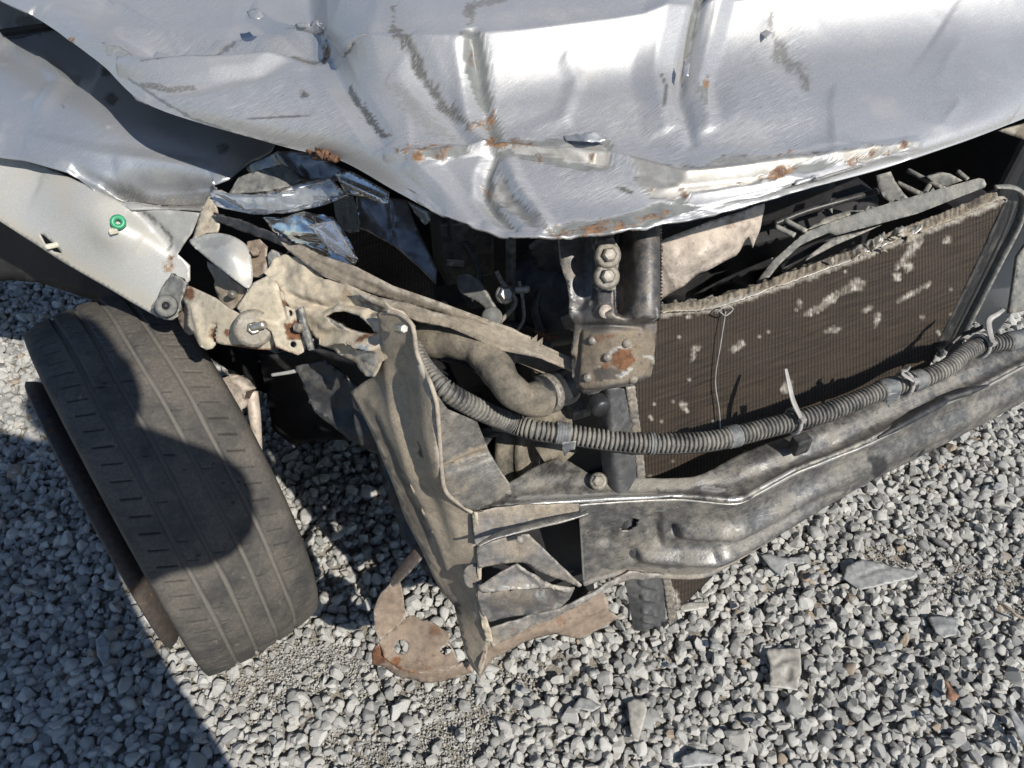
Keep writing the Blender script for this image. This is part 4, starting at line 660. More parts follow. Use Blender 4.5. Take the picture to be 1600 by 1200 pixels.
face = loft('beam_face', mid, M['beam'], bm_, 430, 26, thick=.003, cut=[[(970, 826), (976, 815), (988, 809), (997, 812), (994, 822), (982, 829), (973, 830)]], disp=lambda P: ridge(P, R1, 9, 'gauss')*.020+ridge(P, R2, 9, 'gauss')*.019-ridge(P, [(x, (y+y2)/2) for (x, y), (x2, y2) in zip(R1, R2)], 9, 'gauss')*.003+blob(P, [(938, 822), (962, 818), (960, 850), (938, 850)], 4, 14, 3, 10)*-.006+blob(P, [(1010, 808), (1032, 806), (1034, 850), (1022, 848)], 4, 14, 3, 10)*-.008-np.exp(-((P[:, 0]-1052)**2+(P[:, 1]-828)**2)/7**2)*.008-np.exp(-((P[:, 0]-990)**2+(P[:, 1]-868)**2)/8**2)*.008+(fbm(P[:, 0]/45, P[:, 1]/30, 83)-.45)*.002,
    paint=lambda P: dict(dark=mx(blob(P, [(970, 826), (976, 815), (988, 809), (997, 812), (994, 822), (982, 829), (973, 830)], 1, 9, 3, 1.2), blob(P, [(1350, 706), (1370, 702), (1374, 718), (1352, 732), (1346, 722)], 3)*.8, spot(P, 1052, 829, 3), spot(P, 990, 868, 3)), dustm=mx(stroke(P, FBOT[:8], 10, .8, 20)*.6, .0), bare=mx(stroke(P, FTOP, 1.4, 1, 14)*.6, stroke(P, [(903, 815), (908, 860), (911, 908)], 1.4, .5))))
tube('beam_bottom_lip', [at(x, y, z) for (x, y), z in zip(FBOT, zb)], .0045, M['crash'], bm_, segs=10, smooth_n=6)
tube('edge_strip', [at(x, y, .458) for x, y in ((748, 852), (775, 838), (830, 823), (900, 806), (918, 800))], [.002, .005, .0045, .005, .003], M['beam'], bm_, segs=10, flat=.4)
tube('edge_strip', [at(x, y, .460) for x, y in ((1372, 684), (1400, 668), (1440, 646), (1470, 630), (1478, 624), (1500, 616), (1545, 602))], [.002, .005, .0055, .006, .005, .006, .0015], M['blackpl'], bm_, segs=10)
bolt('bolt', at(935, 752, .466), np.array([0, -.5, .8]), .0075, .006, M['bolt'], bm_, washer=.011); bolt('rivet', onp(1461, 708, -.004), NRM, .005, .004, M['beam'], bm_)
bolt('bolt', at(1462, 729-20, .405), NRM, .004, .003, M['beam'], bm_)
# crash box layers at the beam's crushed end
sheet('crash_box_back', [(742, 815), (920, 800), (930, 940), (760, 990)], [(742, 815, .32), (920, 800, .33), (930, 940, .16), (760, 990, .12)], M['engine'], bm_, res=18, thick=.003)
sheet('crash_box', [(738, 803), (775, 793), (830, 788), (905, 787), (903, 808), (880, 806), (824, 826), (775, 838), (750, 852), (742, 850)], [(738, 803, .463), (905, 787, .458), (903, 808, .44), (750, 852, .415), (824, 826, .43)], M['crash'], bm_, res=4, noise=(.004, 22), thick=.0025, lift=.02)
cb1 = sheet('crash_box', [(745, 856), (770, 846), (800, 838), (826, 835), (850, 858), (880, 888), (909, 915), (905, 918), (896, 914), (877, 906), (842, 893), (820, 880), (800, 878), (770, 884), (748, 889)], [(745, 856, .405), (826, 835, .42), (909, 915, .315), (877, 906, .325), (800, 878, .372), (748, 889, .37)], M['crash'], bm_, res=4, disp=lambda P: (fbm(P[:, 0]/40, P[:, 1]/30, 85)-.45)*.010, thick=.0025, holes=[[(752, 886), (762, 879), (775, 876), (792, 877), (784, 884), (768, 889), (756, 890)]] if False else (), lift=.02)
bolt('rivet', at(812, 842, .438), AVG, .005, .004, M['crash'], cb1)
cb2 = sheet('crash_box', [(746, 913), (775, 900), (808, 880), (835, 893), (860, 907), (880, 913), (898, 919), (890, 935), (874, 951), (840, 958), (815, 962), (780, 968), (762, 972), (752, 958), (747, 940)], [(746, 913, .345), (808, 880, .38), (860, 907, .335), (898, 919, .32), (874, 951, .265), (762, 972, .24), (800, 925, .325)], M['crash'], bm_, res=4, disp=lambda P: ridge(P, [(748, 917), (800, 911), (852, 906)], 7, 'gauss')*.012+ridge(P, [(748, 928), (810, 922), (870, 926)], 8, 'gauss')*-.008+ridge(P, [(808, 882), (850, 905), (892, 922)], 7, 'tent')*.008+(fbm(P[:, 0]/40, P[:, 1]/30, 86)-.45)*.006, thick=.0025, paint=lambda P: dict(bare=mx(blob(P, [(838, 930), (852, 928), (854, 942), (842, 946)], 4, 7), stroke(P, [(750, 916), (800, 911), (852, 905)], 1.6, .8), spot(P, 788, 941, 3), spot(P, 873, 948, 5))*(fbm(P[:, 0]/5, P[:, 1]/5, 8) > .4), dark=blob(P, [(752, 938), (830, 920), (880, 930), (860, 950), (770, 960)], 14, 14, 4, 8)*.5), lift=.02)
sheet('crash_box', [(740, 800), (746, 802), (752, 850), (752, 905), (754, 950), (766, 985), (770, 1004), (760, 1004), (748, 955), (746, 900), (744, 850)], [(740, 800, .466), (752, 850, .41), (752, 905, .34), (770, 1004, .205), (748, 955, .27)], M['beige'], bm_, res=3.5, noise=(.003, 14), thick=.003, lift=.02)
sheet('tab', [(746, 884), (735, 883), (726, 890), (724, 905), (730, 917), (740, 918), (747, 914)], [(746, 884, .36), (724, 905, .335), (740, 918, .325)], M['crash'], bm_, res=3.5, thick=.003, smooth_out=True, lift=.02)
sheet('crash_box', [(758, 984), (790, 972), (815, 966), (845, 958), (876, 951), (915, 931), (960, 906), (984, 893), (1040, 899), (1010, 906), (985, 906), (960, 915), (930, 930), (900, 950), (860, 968), (815, 985), (770, 1012)], [(758, 984, .225), (876, 951, .262), (984, 893, .30), (1040, 899, .29), (930, 930, .272), (770, 1012, .19), (860, 968, .235)], M['crash'], bm_, res=4, noise=(.005, 26), thick=.003, lift=.02)
lp = sheet('lower_flange', [(763, 1002), (800, 985), (827, 975), (870, 958), (905, 938), (938, 918), (950, 935), (950, 952), (966, 964), (940, 982), (915, 997), (890, 994), (867, 990), (840, 997), (817, 1003), (790, 1016), (773, 1027), (760, 1042), (750, 1058), (748, 1040)], [(763, 1002, .20), (827, 975, .20), (938, 918, .225), (966, 964, .145), (915, 997, .12), (817, 1003, .155), (750, 1058, .12)], M['rusty'], bm_, res=4.5, disp=lambda P: ridge(P, [(770, 1015), (830, 985), (900, 965), (950, 940)], 10, 'gauss')*.008+(fbm(P[:, 0]/40, P[:, 1]/30, 88)-.45)*.010, thick=.003, ragged=1.5, lift=.02)
# ---- tow hook
th_ = sheet('tow_bracket', [(592, 1002), (610, 988), (631, 969), (640, 962), (648, 961), (654, 969), (673, 971), (686, 980), (704, 990), (700, 1004), (709, 1019), (717, 1039), (690, 1048), (653, 1050), (621, 1043), (600, 1026)], [(592, 1002, .125), (640, 962, .135), (704, 990, .135), (717, 1039, .10), (653, 1050, .09), (600, 1026, .105)], M['rusty'], car, res=3.2, thick=.004,
    holes=[[(627+11*math.cos(a), 1011+12*math.sin(a)) for a in np.linspace(0, 6.28, 16, endpoint=False)], [(696+9*math.cos(a), 1016+8*math.sin(a)) for a in np.linspace(0, 6.28, 16, endpoint=False)]], disp=lambda P: ridge(P, [(598, 1020), (625, 1044), (660, 1051), (715, 1040)], 7, 'gauss')*.006+(fbm(P[:, 0]/40, P[:, 1]/30, 91)-.45)*.008, paint=lambda P: dict(rust=mx(spot(P, 620, 1033, 9), spot(P, 680, 985, 8)*.7, stroke(P, [(594, 1008), (600, 1028), (625, 1045), (660, 1052)], 4, 1))), lift=.02)
sheet('bracket_flange', [(580, 1020), (592, 1004), (600, 1026), (621, 1043), (653, 1050), (690, 1048), (717, 1039), (732, 1034), (740, 1050), (715, 1060), (690, 1066), (660, 1066), (620, 1056), (598, 1042), (582, 1038)], [(580, 1020, .105), (592, 1004, .124), (653, 1050, .09), (660, 1066, .06), (740, 1050, .075), (582, 1038, .07), (717, 1039, .098)], M['rusty'], th_, res=4, noise=(.003, 14), thick=.004, paint=lambda P: dict(rust=spot(P, 588, 1026, 16, 4)), lift=.02)
sheet('upright', [(594, 1002), (586, 985), (584, 954), (590, 938), (596, 926), (612, 910), (628, 896), (625, 912), (630, 928), (634, 967), (612, 986)], [(594, 1002, .128), (584, 954, .165), (628, 896, .235), (634, 967, .142), (600, 926, .20)], M['rusty'], th_, res=4, noise=(.004, 20), thick=.004, lift=.02)
tube('rod', [at(612, 912, .23), at(632, 889, .25), at(652, 866, .27), at(672, 846, .29)], [.007, .0105, .011, .008], M['rim'], th_, segs=12, flat=.4)
# ---- radiator
rad_a = [(1028, 492, .69), (1560, 312, .69), (1050, 960, .03)]
CORE = tps(rad_a)
def rz(px, py): return CORE(np.array([[px, py]], float))[0]
def uz(z): return CAM_H-(CAM_H-z)/KS
RN = np.cross(rz(1560, 312)-rz(1028, 492), rz(1050, 960)-rz(1028, 492)); RN /= np.linalg.norm(RN); RN = RN if RN@facing(rz(1100, 600)) > 0 else -RN
def core_paint(P):
    b = mx(blob(P, [(1255, 492), (1262, 482), (1300, 460), (1335, 438), (1352, 440), (1348, 452), (1322, 458), (1300, 474), (1272, 490)], 6, 9), stroke(P, [(1399, 474), (1428, 457), (1453, 441)], 3, .6), stroke(P, [(1349, 486), (1364, 481)], 2.5, .7), stroke(P, [(1367, 512), (1372, 490)], 4, .8), spot(P, 1440, 496, 4), stroke(P, [(1290, 519), (1312, 515)], 4, 1.3, 6), stroke(P, [(1142, 546), (1164, 536)], 4, 1.3, 6), stroke(P, [(1078, 566), (1084, 545), (1096, 540)], 3, 1.4, 6), spot(P, 1075, 495, 5, 3, 1), stroke(P, [(1064, 632), (1076, 642)], 4, 1.2, 6), stroke(P, [(1246, 466), (1250, 482)], 2.5, 1.2, 6), spot(P, 1400, 432, 6, 3, 1), spot(P, 1418, 418, 6, 3, 1), spot(P, 1480, 375, 6), stroke(P, [(1222, 610), (1234, 598)], 6, .8), stroke(P, [(1400, 420), (1418, 398), (1440, 372)], 5, 1.4, 7), stroke(P, [(1050, 920), (1062, 955)], 4, 1, 8))
    fl = (_h(np.floor(P[:, 0]/5), np.floor(P[:, 1]/5), 5) > .992)*(fbm(P[:, 0]/4, P[:, 1]/4, 2) > .5)
    edge = stroke(P, [(1030, 492), (1127, 480), (1222, 446), (1330, 409), (1422, 371), (1510, 337), (1572, 312)], 4, 1.5, 14, 5, False)
    return dict(bare=mx(b*(.45+.55*(fbm(P[:, 0]/5, P[:, 1]/5, 12) > .45)), fl*.8, edge*.7))
rd = sheet('radiator', [(955, 512), (1028, 494), (1127, 480), (1222, 446), (1330, 409), (1422, 371), (1510, 337), (1574, 312), (1545, 375), (1500, 470), (1470, 540), (1430, 610), (1300, 690), (1180, 790), (1112, 902), (1050, 962), (1036, 900), (1005, 748), (985, 610)], rad_a, M['core'], car, res=4.5, paint=core_paint, thick=.022,
    disp=lambda P: (fbm(P[:, 0]/60, P[:, 1]/60, 92)-.45)*.004+core_paint(P)['bare']*(fbm(P[:, 0]/6, P[:, 1]/6, 93)-.3)*.006)
rd['label'] = 'dirty brown radiator core with torn fins'
top = [(960, 508), (1028, 490), (1127, 478), (1222, 444), (1330, 408), (1422, 369), (1510, 334), (1560, 312)]; top2 = [(970, 494), (1033, 477), (1129, 461), (1222, 429), (1327, 391), (1421, 352), (1507, 317), (1554, 295)]
def zz(l, dz): return [(x, y, uz(rz(x, y)[2])+dz) for x, y in l]
loft('torn_fin_edge', [zz(top, .004), zz(top2, -.012)], M['rail'], rd, 330, 10, lin=True, thick=.002, disp=lambda P: (fbm(P[:, 0]/4, P[:, 1]/16, 94)-.4)*.004+(fbm(P[:, 0]/30, P[:, 1]/30, 95)-.45)*.008+blob(P, [(1330, 412), (1330, 388), (1400, 362), (1440, 352), (1430, 378), (1400, 395)], 8)*(fbm(P[:, 0]/8, P[:, 1]/8, 96)-.1)*.014, paint=lambda P: dict(bare=mx(blob(P, [(1330, 412), (1330, 385), (1400, 355), (1440, 350), (1430, 378), (1400, 395)], 9, 9)*(fbm(P[:, 0]/6, P[:, 1]/6, 9) > .42), stroke(P, [(1100, 482), (1230, 446), (1330, 408)], 3, 1.2, 9)*.6)*.75, dark=(fbm(P[:, 0]/3, P[:, 1]/30, 6) > .5)*.6*(1-stroke(P, top, 4, .2, 9, 2, False))))
# bent slivers of fin metal sticking out of the torn edge
for k, (x, y) in enumerate([(1345, 398), (1362, 384), (1380, 388), (1398, 372), (1412, 366), (1425, 372), (1302, 408)]):
    r = np.random.default_rng(k); a = r.uniform(0, 3); L = r.uniform(6, 13); d = np.array([math.cos(a), math.sin(a)]); n_ = np.array([-d[1], d[0]])
    ol = [tuple(np.array([x, y])+q) for q in (d*L, n_*L*.5, -d*L*.8, -n_*L*.45)]
    zc = uz(rz(x, y)[2])+.004; sheet('fin_sliver', ol, [(x-12, y, zc+r.uniform(-.004, .012)), (x+12, y, zc+r.uniform(-.004, .012)), (x, y-10, zc+.012), (x, y+10, zc-.006)], M['rail'], rd, res=3, noise=(.004, 5), thick=.0008, ragged=2)
tube('frame', [rz(1556, 292)+RN*.0, rz(1580, 292)+RN*.004, rz(1592, 306)+RN*.006, rz(1585, 345)+RN*.006, rz(1555, 405)+RN*.006, rz(1520, 475)+RN*.006, rz(1487, 540)+RN*.006, rz(1455, 610)+RN*.006], [.004, .007, .008, .008, .008, .008, .008, .008], M['greypl'], rd, segs=10, flat=.5)
loft('side_frame', [[(1574, 312, uz(rz(1574, 312)[2])+.003), (1545, 375, uz(rz(1545, 375)[2])+.003), (1500, 470, uz(rz(1500, 470)[2])+.003), (1462, 545, uz(rz(1462, 545)[2])+.003)], [(1590, 315, uz(rz(1590, 315)[2])-.012), (1563, 385, uz(rz(1563, 385)[2])-.012), (1520, 475, uz(rz(1520, 475)[2])-.012), (1485, 545, uz(rz(1485, 545)[2])-.012)]], M['blackpl'], rd, 40, 6, lin=True, thick=.004)  # black strip paints the shade between the core and its frame edge
M['tank'] = grime('grey black tank plastic', (.06, .062, .066), dust=(.20, .195, .18), dustamt=.45, rough=.5, scale=14, bump=.2)
tk = loft('end_tank', [[(928, 606, .60), (938, 700, .51), (950, 800, .40), (975, 900, .28), (990, 985, .13)], [(952, 604, .625), (960, 700, .535), (975, 800, .42), (1005, 900, .285), (1010, 985, .145)], [(978, 608, .605), (992, 700, .51), (1004, 800, .40), (1034, 900, .27), (1040, 970, .12)]], M['tank'], rd, 90, 14, thick=.004, disp=lambda P: sum(ridge(P, [(1000+k*2, 930+k*22), (1030+k, 940+k*22)], 4, 'gauss') for k in (-1, 0, 1, 1.6))*.006)
tk['label'] = 'black plastic radiator tank'
loft('header_plate', [[(978, 606, .61), (990, 690, .52), (1004, 800, .405), (1034, 898, .275), (1046, 975, .115)], [(992, 604, .608), (1003, 690, .518), (1016, 800, .403), (1046, 896, .272), (1058, 968, .115)]], M['bolt'], rd, 120, 4, lin=True, thick=.004, disp=lambda P: np.where((P[:, 1] % 9) < 4, .002, 0))
lathe('tank_cap', [(0, .012), (.010, .012), (.012, .008), (.012, -.004)], at(934, 630, .60), NRM, M['blackpl'], rd, segs=20)
tube('loose_wire', [rz(1127, 482)+RN*.008, rz(1118, 530)+RN*.010, rz(1113, 590)+RN*.006, rz(1118, 640)+RN*.008, rz(1122, 690)+RN*.006], .0009, M['tie'], rd, segs=6); tube('loose_wire', [rz(1110, 482)+RN*.012, rz(1122, 470)+RN*.014, rz(1135, 476)+RN*.012, rz(1124, 486)+RN*.012, rz(1112, 478)+RN*.016], .0009, M['tie'], rd, segs=6)
# ---- hood latch post
PA = [(880, 345, .81), (950, 345, .825), (1025, 345, .815), (880, 415, .775), (950, 400, .80), (1025, 400, .79), (895, 520, .715), (950, 510, .74), (1025, 510, .73), (893, 600, .655), (907, 615, .65), (947, 612, .663), (1010, 598, .66), (1022, 565, .685)]
def post_disp(P):
    x, y = P[:, 0], P[:, 1]; up_ = np.clip((505-y)/12, 0, 1)
    d = up_*(np.sqrt(np.clip(1-((x-1004)/22)**2, 0, 1))*.020-blob(P, [(962, 300), (984, 300), (984, 470), (975, 495), (962, 490)], 1, 20, 3, 6)*.022+blob(P, [(885, 300), (925, 300), (928, 470), (905, 480), (896, 470)], 1, 20, 3, 14)*-.008+np.clip((908-x)/12, 0, 1)*.008)
    d += ridge(P, [(903, 512), (950, 510), (1008, 513)], 5, 'gauss')*-.007+ridge(P, [(906, 515), (902, 560), (900, 600)], 5, 'tent')*-.006+ridge(P, [(930, 480), (950, 492), (975, 490), (985, 500)], 10, 'gauss')*.006
    d += np.clip((y-515)/10, 0, 1)*(fbm(x/30, y/30, 97)-.45)*.005+np.clip(1-seg_d(P, [(893, 560), (896, 603), (908, 613), (947, 611), (1008, 598), (1022, 575)])[0]/7, 0, 1)*-.006
    return d
post = sheet('hood_latch_post', [(876, 352), (1026, 342), (1026, 378), (1026, 515), (1023, 555), (1023, 577), (1018, 590), (1008, 598), (985, 605), (947, 611), (922, 616), (907, 615), (897, 606), (892, 590), (891, 565), (893, 540), (897, 515), (896, 480), (890, 440), (881, 412), (876, 365)], PA, M['post'], car, res=3, disp=post_disp, thick=.003,
    paint=lambda P: dict(rust=mx(blob(P, [(955, 552), (985, 540), (992, 560), (980, 578), (958, 572)], 9, 8)*.95, spot(P, 945, 570, 7)*.8, stroke(P, [(925, 530), (960, 524)], 5, 1.3)*.6), bare=mx(stroke(P, [(935, 575), (960, 545), (985, 540)], 2, 1.4, 6), stroke(P, [(960, 588), (978, 582), (985, 575)], 2.5, 1.4, 6), stroke(P, [(1004, 556), (1022, 560)], 1.6, 1.2), spot(P, 920, 474, 3), spot(P, 881, 416, 2.5), stroke(P, [(1011, 480), (1014, 500)], 1.5, 1))*.8, dark=blob(P, [(925, 578), (945, 572), (975, 582), (968, 592), (930, 595)], 5, 9)*.7, dustm=blob(P, [(895, 515), (1022, 515), (1022, 590), (905, 612), (893, 580)], 10, 24, 3, 14)*(.55+.4*fbm(P[:, 0]/14, P[:, 1]/14, 4))))
post['label'] = 'black stamped latch post with rust spot'
lt = sheet('latch_plate', [(930, 376), (958, 372), (968, 388), (967, 410), (962, 440), (962, 455), (932, 452), (928, 440), (934, 425), (928, 405)], [(930, 376, .822), (968, 388, .818), (962, 455, .778), (932, 452, .778)], M['bolt'], post, res=4, thick=.004, noise=(.002, 20))
for x, y, z in ((950, 399, .817), (948, 432, .797)): bolt('bolt', at(x, y, z), AVG, .0075, .009, M['bolt'], lt, washer=.013)
for x, y in ((926, 532), (979, 536), (949, 558), (918, 590), (989, 592)):
    lathe('weld_spot', [(0, .0025), (.0042, .0022), (.005, .0005), (.005, -.003)], tps(PA)(np.array([[x, y]], float))[0]+AVG*.001, AVG, M['bolt'], post, segs=16)
lathe('hole_plug', [(0, .0015), (.007, .001), (.007, -.003)], tps(PA)(np.array([[945, 487]], float))[0]+AVG*.004, AVG, M['shield'], post, segs=18)
# ---- wiring conduit with tape and cable ties
CP = np.array([at(x, y, z) for x, y, z in ((640, 535, .665), (662, 575, .655), (690, 605, .655), (722, 626, .635), (760, 645, .605), (800, 661, .565), (840, 672, .56), (880, 677, .555), (940, 686, .55), (1000, 692, .545), (1060, 692, .54), (1120, 687, .535), (1200, 668, .53), (1300, 641, .53), (1385, 607, .53), (1440, 592, .53), (1480, 574, .53), (1505, 553, .53), (1530, 541, .525), (1570, 535, .52), (1620, 525, .515), (1700, 505, .51), (1850, 450, .51))])
CPd = crom(CP, 20); CPx = project(CPd)[:, 0]
CL = np.concatenate([[0], np.cumsum(np.linalg.norm(np.diff(CPd, axis=0), axis=1))])
def cl_at(x): return np.interp(x, CPx, CL)
def cpt(x): l = cl_at(x); return np.array([np.interp(l, CL, CPd[:, k]) for k in range(3)])
taps = [(868, 890), (1014, 1022), (1136, 1154), (1376, 1396), (1424, 1440), (1574, 1600)]
def cfn(L, r):
    q = (L/.0054) % 1; rr = r+np.where(q < .58, .0008, -.0024)*np.clip(4*np.minimum(abs(q-.55), np.minimum(q, 1-q)*1.0)*2, .35, 1)
    return rr
cn = tube('wiring_conduit', CP, .0112, M['conduit'], car, segs=22, smooth_n=20, fn=cfn, n=2600); cn['label'] = 'dusty ribbed black wiring conduit along the beam'
tube('conduit_slit', [CPd[i]+np.array([.0, -.0082, -.0078]) for i in range(0, len(CPd)-60, 6)], .0020, M['engine'], cn, segs=6, smooth_n=2)
for k, (a, b) in enumerate(taps):
    ls = np.linspace(cl_at(a), cl_at(b), 14); pts = np.stack([np.interp(ls, CL, CPd[:, j]) for j in range(3)], 1)
    tube('tape_wrap', pts, .0130, M['tape'], cn, segs=20, smooth_n=1, fn=lambda L, r: r+.0007*np.sin(L*1900)+.0004)
    if k in (0, 3): e = pts[-2]+np.array([.0, -.012, -.010]); xx = project(e)[0]; sheet('tape_end', [(xx[0]-10, xx[1]-8), (xx[0]+12, xx[1]-10), (xx[0]+10, xx[1]+3), (xx[0]+2, xx[1]+4), (xx[0]-6, xx[1]+14), (xx[0]-10, xx[1]+4)], [(xx[0]-12, xx[1], e[2]), (xx[0]+12, xx[1], e[2]), (xx[0], xx[1]+12, e[2]-.012), (xx[0], xx[1]-8, e[2]+.008)], M['tape'], cn, res=3, thick=.0008)
def tie(x, tail):
    i = np.argmin(abs(CPx-x)); p = CPd[i]; T = CPd[i+3]-CPd[i-3]; T /= np.linalg.norm(T); u = np.cross(T, [0, 0, 1.]); u /= np.linalg.norm(u); v = np.cross(u, T)
    ring = [p+.0145*(math.cos(a)*u+math.sin(a)*v)+T*.002*math.sin(a) for a in np.linspace(0, 6.283, 25)]
    t_ = tube('cable_tie', ring, .0026, M['tie'], cn, segs=8, smooth_n=1, cap=False)
    hd = p+.021*(.75*v-.6*u*np.sign(u@[0, -1, 0])*-1); box('tie_head', hd, (.008, .007, .007), M['tie'], t_, bevel=.001)
    tube('tie_tail', [hd]+[at(*q) for q in tail], [.0035, .0042, .004, .0025], M['tie'], t_, segs=8, flat=.25); return t_
tie(1240, [(1240, 628, .568), (1234, 605, .582), (1228, 576, .598)]); tie(1530, [(1545, 503, .556), (1560, 490, .565), (1569, 483, .572)]); tie(1412, [(1408, 582, .566), (1416, 578, .570), (1421, 572, .574)])
tube('wire', [at(1478, 548, .50), at(1486, 538, .51), at(1502, 524, .52), at(1526, 515, .535), at(1536, 510, .545)], .003, M['blackpl'], car, segs=8)
lb = box('conduit_clip', at(1250, 694, .49), (.022, .016, .026), M['blackpl'], car, bevel=.003)
# ---- hoses and small engine bay parts
hz = tube('radiator_hose', [at(*q) for q in ((650, 533, .640), (672, 533, .655), (712, 536, .668), (748, 547, .67), (772, 572, .665), (794, 604, .66), (818, 622, .645), (852, 624, .63))], .0185, M['rubber'], car, segs=22, smooth_n=12, fn=lambda L, r: r+.0012*np.sin(L*70)+.0006*np.sin(L*210)); hz['label'] = 'dusty bent radiator hose'
tube('hose_end', [at(838, 618, .635), at(862, 612, .628), at(884, 604, .615)], [.0215, .0195, .021], M['blackpl'], hz, segs=20, smooth_n=6); tube('hose_clamp', [at(853, 616, .632), at(860, 613, .63)], .0225, M['bolt'], hz, segs=20, smooth_n=3)
tube('breather_hose', [at(*q) for q in ((770, 668, .52), (800, 668, .525), (830, 660, .53), (855, 652, .54), (874, 650, .54), (884, 662, .53), (876, 676, .52))], [.004, .006, .008, .009, .009, .009, .007], M['rubber'], car, segs=12)
sheet('inner_bracket', [(756, 560), (795, 548), (806, 568), (780, 572), (800, 590), (770, 600)], [(756, 560, .54), (795, 548, .56), (770, 600, .51)], M['panel'], car, res=5, noise=(.004, 14), thick=.002)
sheet('inner_bracket', [(748, 672), (790, 662), (842, 664), (842, 676), (800, 674), (770, 684), (758, 700), (752, 690)], [(748, 672, .50), (842, 664, .52), (758, 700, .475)], M['blackpl'], car, res=5, noise=(.003, 14), thick=.004)
pc = at(812, 708, .42)
pu = lathe('pulley', [(0, .02), (.03, .02), (.046, .016), (.048, .010), (.042, .006), (.042, -.006), (.048, -.010), (.046, -.02), (0, -.02)], pc, [.9, -.2, .2], M['rubber'], car, segs=40)
tube('drain_pipe', [at(842, 708, .46), at(856, 700, .465), at(872, 702, .46), at(884, 716, .45)], [.014, .0165, .015, .017], M['rubber'], car, segs=16)
ml = sheet('latch_lever', [(714, 438), (718, 430), (730, 428), (745, 436), (760, 458), (772, 480), (774, 488), (764, 490), (750, 474), (728, 462), (718, 455)], [(714, 438, .655), (730, 428, .665), (772, 480, .645), (764, 490, .635)], M['greypl'], car, res=4, thick=.006, smooth_out=True)
lathe('lever_knob', [(0, .010), (.011, .010), (.013, .004), (.012, -.008), (0, -.008)], at(768, 496, .642), AVG, M['greypl'], ml, segs=18)
lc = at(790, 460, .66)
lv = tube('latch_spring', [at(*q) for q in ((776, 424, .685), (784, 440, .675), (794, 452, .668), (806, 470, .655), (798, 486, .645), (784, 500, .635), (776, 512, .625))], .003, M['bolt'], car, segs=8); bolt('bolt', lc, AVG, .009, .010, M['zinc'], lv, washer=.012); bolt('bolt', at(812, 452, .67), np.array([.8, -.3, .3]), .005, .012, M['zinc'], lv)
tube('latch_wire', [at(*q) for q in ((811, 440, .68), (814, 452, .672), (818, 480, .65), (818, 500, .635), (810, 514, .625), (804, 520, .62))], .0022, M['bolt'], car, segs=8)
sheet('latch_bar', [(790, 368), (806, 368), (806, 510), (790, 508)], [(790, 368, .735), (806, 368, .735), (806, 510, .595)], M['blackpl'], car, res=10, thick=.004)
hn = lathe('horn', [(0, .030), (.02, .034), (.05, .030), (.064, .018), (.066, .006), (.06, -.01), (.03, -.03), (0, -.03)], at(868, 460, .62), [-.1, -.75, .5], M['blackpl'], car, segs=40)
sheet('horn_bracket', [(826, 385), (850, 366), (884, 372), (900, 420), (880, 430), (840, 420)], [(826, 385, .72), (884, 372, .73), (880, 430, .67), (840, 420, .675)], M['blackpl'], car, res=6, noise=(.004, 20), thick=.003)
rv = box('relay_box', at(722, 372, .66), (.07, .06, .10), M['blackpl'], car, bevel=.006); box('relay_cap', at(720, 352, .712), (.03, .03, .03), M['blackpl'], rv, bevel=.004); sheet('relay_label', [(698, 405), (726, 407), (724, 417), (698, 415)], [(698, 405, .655), (726, 407, .655), (698, 415, .645)], M['greypl'], rv, res=5, thick=.001)
box('battery', at(770, 380, .60), (.11, .09, .15), M['engine'], car, bevel=.008)
sheet('inner_rail', [(876, 497), (896, 488), (898, 520), (880, 510)], [(876, 497, .66), (896, 488, .67), (898, 520, .645)], M['rail'], car, res=5, thick=.003)
sheet('broken_cap', [(834, 512), (842, 516), (862, 522), (872, 528), (856, 532), (838, 530)], [(834, 512, .625), (872, 528, .62), (838, 530, .61)], M['flake'], car, res=4, noise=(.004, 8), thick=.003)
for k, pp in enumerate([[(690, 470, .60), (720, 500, .61), (760, 512, .60), (800, 505, .60), (850, 520, .60)], [(700, 345, .70), (740, 400, .66), (750, 440, .63), (735, 480, .60)], [(840, 380, .70), (850, 430, .66), (835, 480, .63), (850, 530, .60)], [(690, 560, .55), (730, 570, .55), (770, 600, .53), (810, 640, .50)], [(1210, 350, .66), (1260, 330, .67), (1330, 310, .68), (1400, 290, .68)], [(1220, 420, .62), (1280, 385, .64), (1380, 340, .65), (1460, 310, .66)]]):
    tube('wire', [at(*q) for q in pp], .0035+.001*(k % 3), M['blackpl'], car, segs=8)
for x, y, z in ((700, 500, .60), (845, 545, .575), (905, 640, .52), (760, 520, .60)): q = box('connector', at(x, y, z), (.026, .018, .016), M['greypl'], car, bevel=.002)
